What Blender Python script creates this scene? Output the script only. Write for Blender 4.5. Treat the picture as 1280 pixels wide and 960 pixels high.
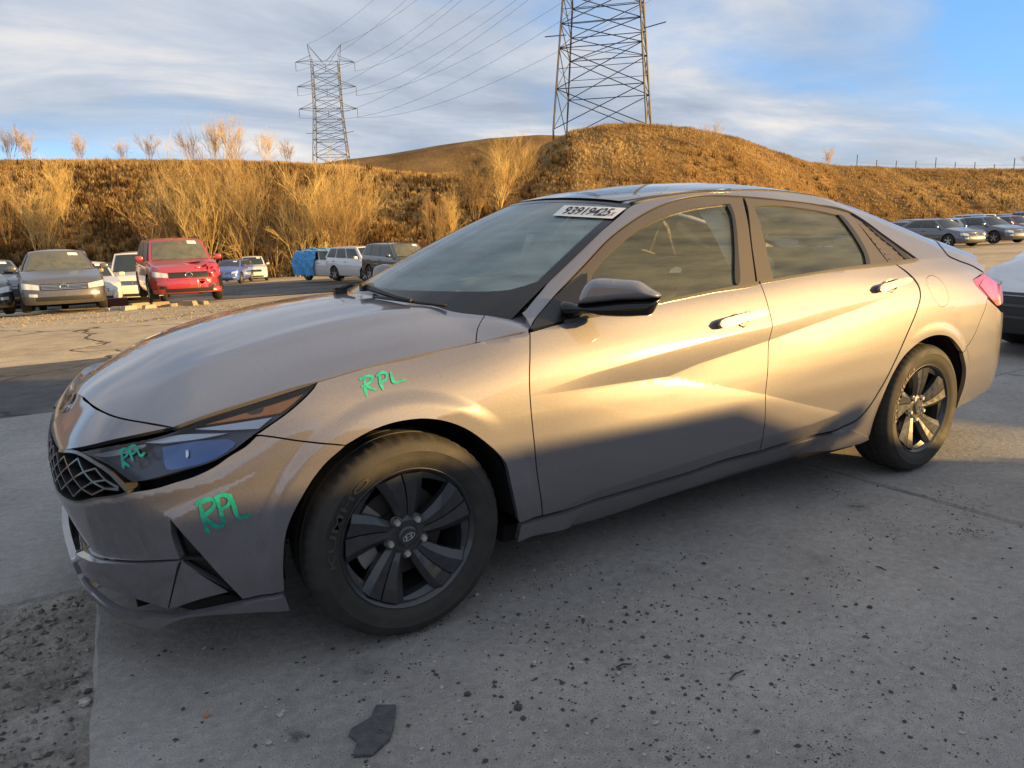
import bpy, bmesh, math, random
import numpy as np
from mathutils import Vector, Matrix
from mathutils.bvhtree import BVHTree
from mathutils.geometry import delaunay_2d_cdt
random.seed(7); rng = np.random.default_rng(7)
for o in list(bpy.data.objects): bpy.data.objects.remove(o, do_unlink=True)
scene = bpy.context.scene; COL = scene.collection

# ------------------------------------------------------------------ camera
CAM = np.array([-.8438, -2.8356, 1.2134]); YAW, PIT, ROL, FPX = .5560, .2019, -.0234, 934.69
FW = np.array([math.sin(YAW)*math.cos(PIT), math.cos(YAW)*math.cos(PIT), -math.sin(PIT)])
_r = np.array([math.cos(YAW), -math.sin(YAW), 0.]); _u = np.cross(_r, FW)
RT = _r*math.cos(ROL)+_u*math.sin(ROL); UP = _u*math.cos(ROL)-_r*math.sin(ROL)
FWH = np.array([math.sin(YAW), math.cos(YAW), 0.]); RTH = _r
cd = bpy.data.cameras.new('camera'); co = bpy.data.objects.new('camera', cd); COL.objects.link(co)
cd.sensor_fit = 'HORIZONTAL'; cd.sensor_width = 36; cd.lens = 36*FPX/1280; cd.clip_start = .05; cd.clip_end = 5000
co.matrix_world = Matrix(((RT[0], UP[0], -FW[0], CAM[0]), (RT[1], UP[1], -FW[1], CAM[1]), (RT[2], UP[2], -FW[2], CAM[2]), (0, 0, 0, 1)))
scene.camera = co
def ray(px, py):
    d = FW+RT*(px-640)/FPX-UP*(py-480)/FPX
    return d/np.linalg.norm(d)
def proj(P):
    d = np.asarray(P)-CAM; z = d@FW
    return (640+FPX*(d@RT)/z, 480-FPX*(d@UP)/z)

# ------------------------------------------------------------------ light
SUN_EL = math.radians(10); sh = np.array([.70, -.714, 0]); sh = sh/np.linalg.norm(sh)
SUNV = Vector((sh[0]*math.cos(SUN_EL), sh[1]*math.cos(SUN_EL), math.sin(SUN_EL)))
sd = bpy.data.lights.new('sun', 'SUN'); sd.energy = 3.8; sd.angle = math.radians(.8); sd.color = (1, .61, .20)
so = bpy.data.objects.new('sun', sd); COL.objects.link(so); so.rotation_euler = SUNV.to_track_quat('Z', 'Y').to_euler(); so.location = (6, -12, 8)
w = bpy.data.worlds.new('World'); scene.world = w; w.use_nodes = True
nt = w.node_tree; nt.nodes.clear()
def N(t, typ, **k):
    n = t.nodes.new(typ)
    for a, b in k.items():
        if a in ('inputs',):
            for i, v in b.items(): n.inputs[i].default_value = v
        else: setattr(n, a, b)
    return n
def L(t, a, b): t.links.new(a, b)
def ramp(t, fac, stops, interp='LINEAR'):
    r = N(t, 'ShaderNodeValToRGB'); r.color_ramp.interpolation = interp
    e = r.color_ramp.elements
    while len(e) < len(stops): e.new(.5)
    for x, (p, c) in zip(e, stops):
        x.position = p; x.color = c if len(c) == 4 else (*c, 1)
    L(t, fac, r.inputs[0]); return r
sky = N(nt, 'ShaderNodeTexSky', sky_type='NISHITA', sun_disc=False, sun_elevation=math.radians(10), sun_rotation=math.atan2(sh[0], sh[1]), air_density=1.3, dust_density=.6, ozone_density=2.0)
bg = N(nt, 'ShaderNodeBackground'); bg.inputs[1].default_value = .15; out = N(nt, 'ShaderNodeOutputWorld')
tc = N(nt, 'ShaderNodeTexCoord'); sx = N(nt, 'ShaderNodeSeparateXYZ'); L(nt, tc.outputs['Generated'], sx.inputs[0])
def M(t, op, a, b=None, c=None, clamp=False):
    n = N(t, 'ShaderNodeMath', operation=op, use_clamp=clamp)
    for i, v in enumerate((a, b, c)):
        if v is None: continue
        if isinstance(v, (int, float)): n.inputs[i].default_value = v
        else: L(t, v, n.inputs[i])
    return n.outputs[0]
# clouds: noise on a flat layer seen in perspective
zc_ = M(nt, 'ADD', M(nt, 'MAXIMUM', sx.outputs[2], .0), .11)
cx = N(nt, 'ShaderNodeCombineXYZ'); L(nt, M(nt, 'DIVIDE', sx.outputs[0], zc_), cx.inputs[0]); L(nt, M(nt, 'DIVIDE', sx.outputs[1], zc_), cx.inputs[1])
mp = N(nt, 'ShaderNodeMapping'); mp.inputs['Rotation'].default_value = (0, 0, math.radians(22)); mp.inputs['Scale'].default_value = (.42, .66, 1); mp.inputs['Location'].default_value = (12.5, 2.2, 0)
L(nt, cx.outputs[0], mp.inputs[0])
n1 = N(nt, 'ShaderNodeTexNoise', inputs={'Scale': .50, 'Detail': 7, 'Roughness': .5, 'Distortion': .5}); L(nt, mp.outputs[0], n1.inputs['Vector'])
n2 = N(nt, 'ShaderNodeTexNoise', inputs={'Scale': 1.5, 'Detail': 8, 'Roughness': .6, 'Distortion': .35}); L(nt, mp.outputs[0], n2.inputs['Vector'])
cm = M(nt, 'ADD', M(nt, 'MULTIPLY', n1.outputs[0], .8), M(nt, 'MULTIPLY', n2.outputs[0], .28))
hz = M(nt, 'MULTIPLY', sx.outputs[2], .38)                     # cloud deck thickens overhead, clears to the horizon
cm = M(nt, 'ADD', cm, M(nt, 'MINIMUM', hz, .17))
mask = ramp(nt, cm, [(.515, (0, 0, 0)), (.575, (.5,)*3), (.66, (1,)*3)])
ccol = ramp(nt, n2.outputs[0], [(.36, (.88, .99, 1.18)), (.52, (1.30, 1.40, 1.57)), (.68, (2.05, 1.92, 1.80))])
blue = N(nt, 'ShaderNodeMix', data_type='RGBA', blend_type='MULTIPLY', inputs={0: 1.0}); L(nt, sky.outputs[0], blue.inputs[6]); blue.inputs[7].default_value = (.9, .95, 1.1, 1)
mx = N(nt, 'ShaderNodeMix', data_type='RGBA'); L(nt, M(nt, 'MULTIPLY', mask.outputs[0], .93), mx.inputs[0]); 
b2 = N(nt, 'ShaderNodeMix', data_type='RGBA', inputs={0: .85}); L(nt, blue.outputs[2], b2.inputs[6])
br = ramp(nt, sx.outputs[2], [(0, (1.2, 1.95, 2.7)), (.12, (.42, 1.1, 2.25)), (.5, (.2, .6, 1.5))]); L(nt, br.outputs[0], b2.inputs[7]); L(nt, b2.outputs[2], mx.inputs[6]); L(nt, ccol.outputs[0], mx.inputs[7])
L(nt, mx.outputs[2], bg.inputs[0]); L(nt, bg.outputs[0], out.inputs[0])
vs = scene.view_settings; vs.view_transform = 'Standard'; vs.look = 'None'; vs.exposure = 1.6; vs.gamma = 1
scene.render.engine = 'CYCLES'; scene.cycles.max_bounces = 8; scene.cycles.transparent_max_bounces = 24

# ------------------------------------------------------------------ materials
MATS = {}
def mat(name, col=(.5,)*3, rough=.5, metal=0., coat=0., bump=None, var=None, **kw):
    """principled; bump=(scale, strength), var=(scale, amount, colour2)"""
    if name in MATS: return MATS[name]
    m = bpy.data.materials.new(name); m.use_nodes = True; t = m.node_tree; b = t.nodes['Principled BSDF']
    b.inputs['Base Color'].default_value = (*col, 1); b.inputs['Roughness'].default_value = rough; b.inputs['Metallic'].default_value = metal
    b.inputs['Coat Weight'].default_value = coat; b.inputs['Coat Roughness'].default_value = kw.get('coat_rough', .04)
    if 'emit' in kw: b.inputs['Emission Color'].default_value = (*kw['emit'], 1); b.inputs['Emission Strength'].default_value = kw.get('es', 1)
    if 'spec' in kw: b.inputs['Specular IOR Level'].default_value = kw['spec']
    tc = N(t, 'ShaderNodeTexCoord')
    if var:
        n = N(t, 'ShaderNodeTexNoise', inputs={'Scale': var[0], 'Detail': 6, 'Roughness': .6}); L(t, tc.outputs['Object'], n.inputs['Vector'])
        r = ramp(t, n.outputs[0], [(.35, col), (.68, var[2])]); L(t, r.outputs[0], b.inputs['Base Color'])
        mr = N(t, 'ShaderNodeMapRange', inputs={1: .3, 2: .7, 3: rough, 4: min(1, rough+var[1])}); L(t, n.outputs[0], mr.inputs[0]); L(t, mr.outputs[0], b.inputs['Roughness'])
    if bump:
        n = N(t, 'ShaderNodeTexNoise', inputs={'Scale': bump[0], 'Detail': 5, 'Roughness': .6}); L(t, tc.outputs['Object'], n.inputs['Vector'])
        bp = N(t, 'ShaderNodeBump', inputs={'Strength': bump[1], 'Distance': .01}); L(t, n.outputs[0], bp.inputs['Height']); L(t, bp.outputs[0], b.inputs['Normal'])
    MATS[name] = m; return m
def glass(name, tint=(.75, .88, .85), dust=.06, rough=.0, fres=1.45, dcol=(.52, .53, .40)):
    if name in MATS: return MATS[name]
    m = bpy.data.materials.new(name); m.use_nodes = True; t = m.node_tree; t.nodes.clear()
    o = N(t, 'ShaderNodeOutputMaterial'); tr = N(t, 'ShaderNodeBsdfTransparent'); tr.inputs[0].default_value = (*tint, 1)
    gl = N(t, 'ShaderNodeBsdfGlossy'); gl.inputs['Roughness'].default_value = rough+.005; df = N(t, 'ShaderNodeBsdfDiffuse'); df.inputs[0].default_value = (*dcol, 1)
    tcn = N(t, 'ShaderNodeTexCoord'); mpn = N(t, 'ShaderNodeMapping'); mpn.inputs['Scale'].default_value = (1.2, 1.2, 11); L(t, tcn.outputs['Object'], mpn.inputs[0])
    n = N(t, 'ShaderNodeTexNoise', inputs={'Scale': 2.5, 'Detail': 7, 'Roughness': .65}); L(t, mpn.outputs[0], n.inputs['Vector'])
    mr = N(t, 'ShaderNodeMapRange', inputs={1: .25, 2: .75, 3: dust*.35, 4: dust*1.9}); L(t, n.outputs[0], mr.inputs[0])
    m1 = N(t, 'ShaderNodeMixShader'); L(t, mr.outputs[0], m1.inputs[0]); L(t, tr.outputs[0], m1.inputs[1]); L(t, df.outputs[0], m1.inputs[2])
    fr = N(t, 'ShaderNodeFresnel'); fr.inputs[0].default_value = fres
    m2 = N(t, 'ShaderNodeMixShader'); L(t, fr.outputs[0], m2.inputs[0]); L(t, m1.outputs[0], m2.inputs[1]); L(t, gl.outputs[0], m2.inputs[2])
    L(t, m2.outputs[0], o.inputs[0]); MATS[name] = m; return m
def paint(name, col, metal=.5, rough=.42, dust=(.42, .36, .28), dusty=.10):
    """metallic car paint with clear coat and a thin uneven film of road dust"""
    if name in MATS: return MATS[name]
    m = bpy.data.materials.new(name); m.use_nodes = True; t = m.node_tree; b = t.nodes['Principled BSDF']
    b.inputs['Metallic'].default_value = metal; b.inputs['Coat Weight'].default_value = 1; b.inputs['Coat Roughness'].default_value = .05; b.inputs['Coat IOR'].default_value = 1.95
    tc = N(t, 'ShaderNodeTexCoord')
    n = N(t, 'ShaderNodeTexNoise', inputs={'Scale': 14, 'Detail': 8, 'Roughness': .75}); L(t, tc.outputs['Object'], n.inputs['Vector'])
    f = N(t, 'ShaderNodeTexNoise', inputs={'Scale': 260, 'Detail': 2}); L(t, tc.outputs['Object'], f.inputs['Vector'])
    mr = N(t, 'ShaderNodeMapRange', inputs={1: .2, 2: .8, 3: dusty*.6, 4: dusty*1.5}); L(t, n.outputs[0], mr.inputs[0])
    mm = M(t, 'MULTIPLY', mr.outputs[0], M(t, 'ADD', f.outputs[0], .5))
    mc = N(t, 'ShaderNodeMix', data_type='RGBA'); L(t, mm, mc.inputs[0]); mc.inputs[6].default_value = (*col, 1); mc.inputs[7].default_value = (*dust, 1); fl = N(t, 'ShaderNodeTexVoronoi', inputs={'Scale': 700}); L(t, tc.outputs['Object'], fl.inputs['Vector'])
    fm = N(t, 'ShaderNodeMapRange', inputs={1: 0, 2: 1, 3: .78, 4: 1.22}); L(t, fl.outputs['Color'], fm.inputs[0]); mf = N(t, 'ShaderNodeMix', data_type='RGBA', blend_type='MULTIPLY', inputs={0: 1.}); L(t, mc.outputs[2], mf.inputs[6]); L(t, fm.outputs[0], mf.inputs[7]); L(t, mf.outputs[2], b.inputs['Base Color'])
    rr = N(t, 'ShaderNodeMapRange', inputs={1: 0, 2: .5, 3: rough, 4: .8}); L(t, mm, rr.inputs[0]); L(t, rr.outputs[0], b.inputs['Roughness'])
    cr = N(t, 'ShaderNodeMapRange', inputs={1: 0, 2: .4, 3: .035, 4: .35}); L(t, mm, cr.inputs[0]); L(t, cr.outputs[0], b.inputs['Coat Roughness'])
    MATS[name] = m; return m

# ------------------------------------------------------------------ object helpers
def link(name, me, m=None, parent=None):
    o = bpy.data.objects.new(name, me); COL.objects.link(o)
    if m is not None:
        for x in (m if isinstance(m, (list, tuple)) else [m]): me.materials.append(x)
    if parent is not None: o.parent = parent
    return o
def pym(name, V, F, smooth=False):
    me = bpy.data.meshes.new(name); me.from_pydata([tuple(map(float, v)) for v in V], [], [tuple(int(i) for i in f) for f in F])
    if smooth: me.shade_smooth()
    me.update(); return me
def thing(name, label, cat, loc=(0, 0, 0), rz=0, group=None):
    o = bpy.data.objects.new(name, None); COL.objects.link(o); o.location = loc; o.rotation_euler = (0, 0, rz); o.empty_display_size = .2
    return tag(o, label, cat, group)
def tag(o, label=None, cat=None, group=None, kind=None):
    for k, v in (('label', label), ('category', cat), ('group', group), ('kind', kind)):
        if v: o[k] = v
    return o
class MB:
    """collects shapes into one mesh"""
    def __init__(s): s.V = []; s.F = []; s.mi = []; s.m = 0
    def add(s, V, F):
        k = len(s.V); s.V += [tuple(map(float, v)) for v in V]; s.F += [tuple(int(i)+k for i in f) for f in F]; s.mi += [s.m]*len(F)
    def box(s, c, d, rot=None, taper=1.):
        c = np.array(c, float); h = np.array(d, float)/2
        V = [np.array((sx*h[0]*(taper if sz > 0 else 1), sy*h[1]*(taper if sz > 0 else 1), sz*h[2])) for sz in (-1, 1) for sy in (-1, 1) for sx in (-1, 1)]
        if rot is not None: V = [np.array(rot) @ v for v in V]
        s.add([v+c for v in V], [(0, 2, 3, 1), (4, 5, 7, 6), (0, 1, 5, 4), (2, 6, 7, 3), (0, 4, 6, 2), (1, 3, 7, 5)])
    def tube(s, pts, r, n=6, cap=True):
        pts = [np.array(p, float) for p in pts]; R = r if isinstance(r, (list, tuple)) else [r]*len(pts); V = []; F = []
        for i, p in enumerate(pts):
            d = pts[min(i+1, len(pts)-1)]-pts[max(i-1, 0)]; d = d/(np.linalg.norm(d)+1e-9)
            a = np.cross(d, (0, 0, 1) if abs(d[2]) < .9 else (1, 0, 0)); a = a/np.linalg.norm(a); b = np.cross(d, a)
            for k in range(n):
                t = 2*math.pi*k/n; V.append(p+R[i]*(a*math.cos(t)+b*math.sin(t)))
        for i in range(len(pts)-1):
            for k in range(n): F.append((i*n+k, i*n+(k+1) % n, (i+1)*n+(k+1) % n, (i+1)*n+k))
        if cap: F.append(tuple(range(n-1, -1, -1))); F.append(tuple((len(pts)-1)*n+k for k in range(n)))
        s.add(V, F)
    def lathe(s, prof, n=48, axis='y', c=(0, 0, 0), closed=False):
        """prof: (radius, along axis)"""
        V = []; F = []; m = len(prof)
        for k in range(n):
            t = 2*math.pi*k/n; cc, ss = math.cos(t), math.sin(t)
            for r, h in prof: V.append((c[0]+r*cc, c[1]+h, c[2]+r*ss) if axis == 'y' else (c[0]+r*cc, c[1]+r*ss, c[2]+h))
        for k in range(n):
            q = (k+1) % n
            for i in range(m if closed else m-1):
                j = (i+1) % m; F.append((k*m+i, k*m+j, q*m+j, q*m+i))
        s.add(V, F)
    def prism(s, poly, a, b):
        """poly: 3-D points; extruded by vectors a..b"""
        n = len(poly); P = [np.array(p, float) for p in poly]; a = np.array(a, float); b = np.array(b, float)
        s.add([p+a for p in P]+[p+b for p in P], [tuple(range(n-1, -1, -1)), tuple(range(n, 2*n))]+[(i, (i+1) % n, n+(i+1) % n, n+i) for i in range(n)])
    def build(s, name, m, parent=None, smooth=False, sharp=None, fix=True):
        me = pym(name, s.V, s.F, smooth)
        if fix:
            bm = bmesh.new(); bm.from_mesh(me); bmesh.ops.recalc_face_normals(bm, faces=bm.faces[:])
            if smooth and sharp:
                for e in bm.edges:
                    if len(e.link_faces) == 2 and e.calc_face_angle(0) > math.radians(sharp): e.smooth = False
            bm.to_mesh(me); bm.free()
        if any(s.mi):
            for p, i in zip(me.polygons, s.mi): p.material_index = i
        return link(name, me, m, parent)

from mathutils.kdtree import KDTree
# ================================================================== the sedan: smooth body surfaces
def pchip(xs, ys, q):
    xs = np.asarray(xs, float); ys = np.asarray(ys, float); h = np.diff(xs); d = np.diff(ys)/h; m = np.zeros(len(xs))
    for i in range(1, len(xs)-1):
        if d[i-1]*d[i] > 0:
            w1 = 2*h[i]+h[i-1]; w2 = h[i]+2*h[i-1]; m[i] = (w1+w2)/(w1/d[i-1]+w2/d[i])
    m[0] = d[0]; m[-1] = d[-1]
    q = np.asarray(q, float); i = np.clip(np.searchsorted(xs, q)-1, 0, len(xs)-2); t = (q-xs[i])/h[i]; t2 = t*t; t3 = t2*t
    y = (2*t3-3*t2+1)*ys[i]+(t3-2*t2+t)*h[i]*m[i]+(-2*t3+3*t2)*ys[i+1]+(t3-t2)*h[i]*m[i+1]
    y = np.where(q < xs[0], ys[0]+m[0]*(q-xs[0]), y); return np.where(q > xs[-1], ys[-1]+m[-1]*(q-xs[-1]), y)
def crom(P, step, closed=False):
    """centripetal-ish Catmull-Rom through points, resampled"""
    P = np.asarray(P, float)
    if len(P) == 2: n = max(2, int(np.linalg.norm(P[1]-P[0])/step)+1); return P[0]+(P[1]-P[0])*np.linspace(0, 1, n)[:, None]
    Q = np.vstack([P[-1:], P, P[:2]]) if closed else np.vstack([2*P[0]-P[1], P, 2*P[-1]-P[-2]])
    o = []
    for i in range(1, len(Q)-2):
        p0, p1, p2, p3 = Q[i-1:i+3]
        t = [0]
        for a, b in ((p0, p1), (p1, p2), (p2, p3)): t.append(t[-1]+max(np.linalg.norm(b-a), 1e-6)**.5)
        n = max(2, int(np.linalg.norm(p2-p1)/step)+1)
        for tt in np.linspace(t[1], t[2], n)[:-1]:
            A1 = (t[1]-tt)/(t[1]-t[0])*p0+(tt-t[0])/(t[1]-t[0])*p1; A2 = (t[2]-tt)/(t[2]-t[1])*p1+(tt-t[1])/(t[2]-t[1])*p2; A3 = (t[3]-tt)/(t[3]-t[2])*p2+(tt-t[2])/(t[3]-t[2])*p3
            B1 = (t[2]-tt)/(t[2]-t[0])*A1+(tt-t[0])/(t[2]-t[0])*A2; B2 = (t[3]-tt)/(t[3]-t[1])*A2+(tt-t[1])/(t[3]-t[1])*A3
            o.append((t[2]-tt)/(t[2]-t[1])*B1+(tt-t[1])/(t[2]-t[1])*B2)
    if not closed: o.append(P[-1])
    return np.array(o)
PLAN = [(-.895, 0), (-.889, .2), (-.866, .42), (-.80, .60), (-.68, .745), (-.5, .835), (-.25, .887), (0, .9075), (.467, .9125), (1.2, .9125), (2.2, .9125), (2.75, .911), (3.1, .895), (3.35, .868), (3.55, .825), (3.68, .755), (3.745, .65), (3.775, .45), (3.78, 0)]
pl = crom([(a, -b) for a, b in PLAN], .01)
for _ in range(60): pl[1:-1] = .25*pl[:-2]+.5*pl[1:-1]+.25*pl[2:]
sl = np.r_[0, np.cumsum(np.linalg.norm(np.diff(pl, axis=0), axis=1))]
s_of = lambda x, y: sl[np.argmin((pl[:, 0]-x)**2+(pl[:, 1]+y)**2)]
sz0 = sl[np.argmin(np.abs(pl[:, 0])+10*(np.abs(pl[:, 1]) < .5))]
SF = -sz0; SR = sl[-1]-sz0; su = np.arange(SF, SR, .01)
su = np.append(su, SR)
PX = np.interp(su, sl-sz0, pl[:, 0]); PY = np.interp(su, sl-sz0, pl[:, 1])
ZG = [.12, .18, .25, .35, .45, .55, .62, .68, .74, .80, .87, .95, 1.05]
INS = [  # inset of the section from the plan outline, per plan point
 [.13, .055, .03, .01, .0, .005, .025, .07, .135, .25, .45, .7, 1.], [.13, .055, .03, .01, .0, .005, .025, .07, .135, .25, .45, .7, 1.],
 [.13, .05, .025, .005, .0, .005, .025, .065, .125, .23, .42, .7, 1.], [.12, .045, .02, .003, .0, .007, .03, .065, .115, .21, .37, .6, .9],
 [.11, .04, .015, .0, .0, .009, .03, .06, .105, .18, .32, .55, .8], [.09, .04, .02, .004, .0, .004, .016, .035, .065, .115, .21, .4, .6],
 [.08, .05, .03, .012, .003, .0, .003, .010, .025, .055, .115, .24, .4], [.08, .05, .03, .012, .003, .0, .003, .010, .025, .055, .115, .24, .4],
 [.10, .07, .045, .02, .008, .0, .0, .004, .012, .028, .058, .105, .2], [.11, .08, .05, .022, .008, .0, .0, .003, .009, .02, .042, .074, .14],
 [.11, .08, .05, .022, .008, .0, .0, .002, .007, .015, .030, .055, .10], [.11, .08, .05, .022, .008, .0, .0, .002, .006, .012, .025, .052, .108],
 [.12, .08, .05, .02, .006, .0, .0, .002, .006, .013, .028, .06, .125], [.12, .08, .05, .02, .005, .0, .0, .002, .007, .015, .033, .068, .14],
 [.11, .06, .04, .015, .003, .0, .0, .002, .006, .013, .03, .065, .13], [.10, .05, .03, .01, .0, .0, .0, .001, .004, .011, .027, .06, .12],
 [.10, .05, .03, .01, .0, .0, .0, .001, .004, .011, .027, .06, .12], [.10, .05, .03, .01, .0, .0, .0, .001, .004, .011, .027, .06, .12], [.10, .05, .03, .01, .0, .0, .0, .001, .004, .011, .027, .06, .12]]
zu = np.arange(.05, 1.45, .005)
ss = [s_of(a, b)-sz0 for a, b in PLAN]; ss[0] = SF; ss[-1] = SR
T1 = np.array([pchip(ZG, r, zu) for r in INS])
TB = np.array([pchip(ss, T1[:, j], su) for j in range(len(zu))]).T
for _ in range(25): TB[1:-1] = .25*TB[:-2]+.5*TB[1:-1]+.25*TB[2:]
for _ in range(6): TB[:, 1:-1] = .25*TB[:, :-2]+.5*TB[:, 1:-1]+.25*TB[:, 2:]
def cub(t): t2 = t*t; t3 = t2*t; return (-.5*t3+t2-.5*t, 1.5*t3-2.5*t2+1, -1.5*t3+2*t2+.5*t, .5*t3-.5*t2)
def samp1(tab, u):
    f = np.clip((u-SF)/.01, 0, len(tab)-1.001); i = f.astype(int); c = cub(f-i)
    return sum(c[k]*tab[np.clip(i-1+k, 0, len(tab)-1)] for k in range(4))
def samp2(u, v):
    f = np.clip((u-SF)/.01, 0, TB.shape[0]-1.001); i = f.astype(int); c = cub(f-i); g = np.clip((v-.05)/.005, 0, TB.shape[1]-1.001); j = g.astype(int); e = cub(g-j)
    return sum(c[k]*e[q]*TB[np.clip(i-1+k, 0, TB.shape[0]-1), np.clip(j-1+q, 0, TB.shape[1]-1)] for k in range(4) for q in range(4))
RL = np.array([(.40, .745, .90), (.506, .712, .947), (.629, .672, 1.023), (.744, .634, 1.093), (.919, .588, 1.188), (1.068, .548, 1.262), (1.172, .520, 1.307), (1.3, .527, 1.330), (1.5, .545, 1.348), (1.9, .555, 1.361), (2.27, .55, 1.340), (2.516, .55, 1.298), (2.75, .55, 1.243), (3.02, .555, 1.175), (3.318, .565, 1.098), (3.5, .60, 1.045), (3.78, .63, 1.01)])
BL = np.array([(.3, .872), (.467, .894), (.75, .926), (1.033, .953), (1.55, .995), (2.2, 1.018), (2.752, 1.035), (3.2, 1.03), (3.5, .99), (3.78, .95)])
RELIEF = []
def low(u, v):
    f = samp1(PX, u); g = samp1(PY, u); e = 5e-3; tx = samp1(PX, u+e)-samp1(PX, u-e); ty = samp1(PY, u+e)-samp1(PY, u-e)
    tx = np.where(u < SF+.006, 0, tx); ty = np.where(u < SF+.006, -1., ty); tx = np.where(u > SR-.006, 0, tx); ty = np.where(u > SR-.006, 1., ty)
    l = np.hypot(tx, ty)+1e-12; nx, ny = ty/l, -tx/l              # outward
    return f, g, nx, ny
def SIDE(u, v):
    u = np.atleast_1d(np.asarray(u, float)); v = np.atleast_1d(np.asarray(v, float))
    mir = np.where(u < SF, -1., 1.); u = np.where(u < SF, 2*SF-u, u)
    x, y, nx, ny = low(u, v)
    zb = np.where(x < .3, 3., pchip(BL[:, 0], BL[:, 1], x)); vv = np.minimum(v, zb)
    ins = samp2(u, vv)
    for r in RELIEF: ins = ins-r(u, vv)
    X = x-nx*ins; Y = y-ny*ins
    zr = pchip(RL[:, 0], RL[:, 2], x); yr = pchip(RL[:, 0], RL[:, 1], x)
    t = np.maximum(v-zb, 0)/np.maximum(zr-zb, .02); fade = np.clip((3.05-x)/.5, 0, 1)
    f = t*(.80*fade+.45*(1-fade))+(.20*fade+.55*(1-fade))*np.where(t < 1, t**(6*fade+2.2*(1-fade)), 1+(6*fade+2.2*(1-fade))*(t-1))
    Y = np.where(v > zb, Y+(-yr-Y)*f, Y)
    return np.stack([X, Y*mir, v], -1)
HZ = np.array([(-.95, .60), (-.86, .665), (-.771, .737), (-.645, .803), (-.51, .862), (-.37, .900), (-.18, .938), (.02, .965), (.13, .975), (.25, .981), (.45, .988), (.7, .99)])
HD = np.array([(-.95, .30), (-.771, .22), (-.6, .145), (-.4, .118), (-.229, .107), (.29, .104), (.467, .085), (.7, .075)])
def HOOD(u, v):
    u = np.atleast_1d(np.asarray(u, float)); v = np.atleast_1d(np.asarray(v, float)); a = np.abs(v)
    z = pchip(HZ[:, 0], HZ[:, 1], u)-pchip(HD[:, 0], HD[:, 1], u)*(a/.8)**2.3
    z = z+.007*np.exp(-((a-.47)/.07)**2)*np.clip((u+.7)/.4, 0, 1)       # the raised line along each side of the hood
    return np.stack([u, v, z], -1)
RC = np.array([(1.02, 1.335), (1.10, 1.350), (1.3, 1.383), (1.6, 1.412), (1.9, 1.421), (2.25, 1.402), (2.55, 1.350), (2.9, 1.255), (3.25, 1.14), (3.5, 1.075), (3.65, 1.055), (3.80, 1.06)])
def ROOF(u, v):
    u = np.atleast_1d(np.asarray(u, float)); v = np.atleast_1d(np.asarray(v, float))
    zc = pchip(RC[:, 0], RC[:, 1], u); yr = pchip(RL[:, 0], RL[:, 1], u); zr = pchip(RL[:, 0], RL[:, 2], u)
    return np.stack([u, v, zc-(zc-zr)*(np.abs(v)/yr)**2.4], -1)
def WS(a, b):
    a = np.atleast_1d(np.asarray(a, float)); b = np.atleast_1d(np.asarray(b, float)); q = 1-a*a; bb = b*(1-b)*4
    x = (.506-.30*q)*(1-b)+(1.172-.11*q)*b; y = a*(.712*(1-b)+.520*b)*(1+.02*bb); z = (.947+.02*q)*(1-b)+(1.307+.037*q)*b+.018*bb
    return np.stack([x, y, z-0*x], -1)
class Surf:
    def __init__(s, f, u0, u1, v0, v1, nu, nv, ref=None):
        s.f = f; U, V = np.meshgrid(np.linspace(u0, u1, nu), np.linspace(v0, v1, nv), indexing='ij'); s.ref = ref
        P = f(U.ravel(), V.ravel()); s.uv = np.stack([U.ravel(), V.ravel()], -1); s.P = P
        i = (np.arange(nu-1)[:, None]*nv+np.arange(nv-1)).ravel(); s.T = np.concatenate([np.stack([i, i+nv, i+nv+1], -1), np.stack([i, i+nv+1, i+1], -1)])
        s.b = BVHTree.FromPolygons([Vector(p) for p in P], [tuple(map(int, t)) for t in s.T], all_triangles=True)
    def hit(s, px, py):
        d = ray(px, py); h, n, i, q = s.b.ray_cast(Vector(CAM), Vector(d))
        if h is None:                                                       # just off the edge: nearest point to the ray
            e = s.P-CAM; t = e@d; k = np.argmin(np.linalg.norm(e-t[:, None]*d, axis=1)); return s.uv[k]
        a, b, c = s.P[s.T[i]]; v0 = b-a; v1 = c-a; v2 = np.array(h)-a
        d00, d01, d11, d20, d21 = v0@v0, v0@v1, v1@v1, v2@v0, v2@v1; D = d00*d11-d01*d01+1e-18
        w1 = (d11*d20-d01*d21)/D; w2 = (d00*d21-d01*d20)/D; A, B, C_ = s.uv[s.T[i]]
        return A*(1-w1-w2)+B*w1+C_*w2
    def nrm(s, u, v):
        e = 1.5e-3; n = np.cross(s.f(u+e, v)-s.f(u-e, v), s.f(u, v+e)-s.f(u, v-e)); n = n/(np.linalg.norm(n, axis=1)[:, None]+1e-12)
        P = s.f(u, v); g = np.einsum('ij,ij->i', n, P-np.array(s.ref)) if s.ref is not None else n[:, 2]
        return n*np.where(g < 0, -1., 1.)[:, None]
class SideSurf(Surf):
    def nrm(s, u, v):
        e = 1.5e-3; n = np.cross(s.f(u+e, v)-s.f(u-e, v), s.f(u, v+e)-s.f(u, v-e)); n = n/(np.linalg.norm(n, axis=1)[:, None]+1e-12)
        return n
def inpoly(P, Q):
    x, y = P[:, 0], P[:, 1]; r = np.zeros(len(P), bool); n = len(Q)
    for i in range(n):
        x1, y1 = Q[i]; x2, y2 = Q[i-1]
        c = (y1 > y) != (y2 > y)
        if c.any(): r ^= c & (x < (x2-x1)*(y-y1)/(y2-y1+1e-15)+x1)
    return r
def area(Q): return .5*np.sum(Q[:, 0]*np.roll(Q[:, 1], -1)-np.roll(Q[:, 0], -1)*Q[:, 1])
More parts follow.
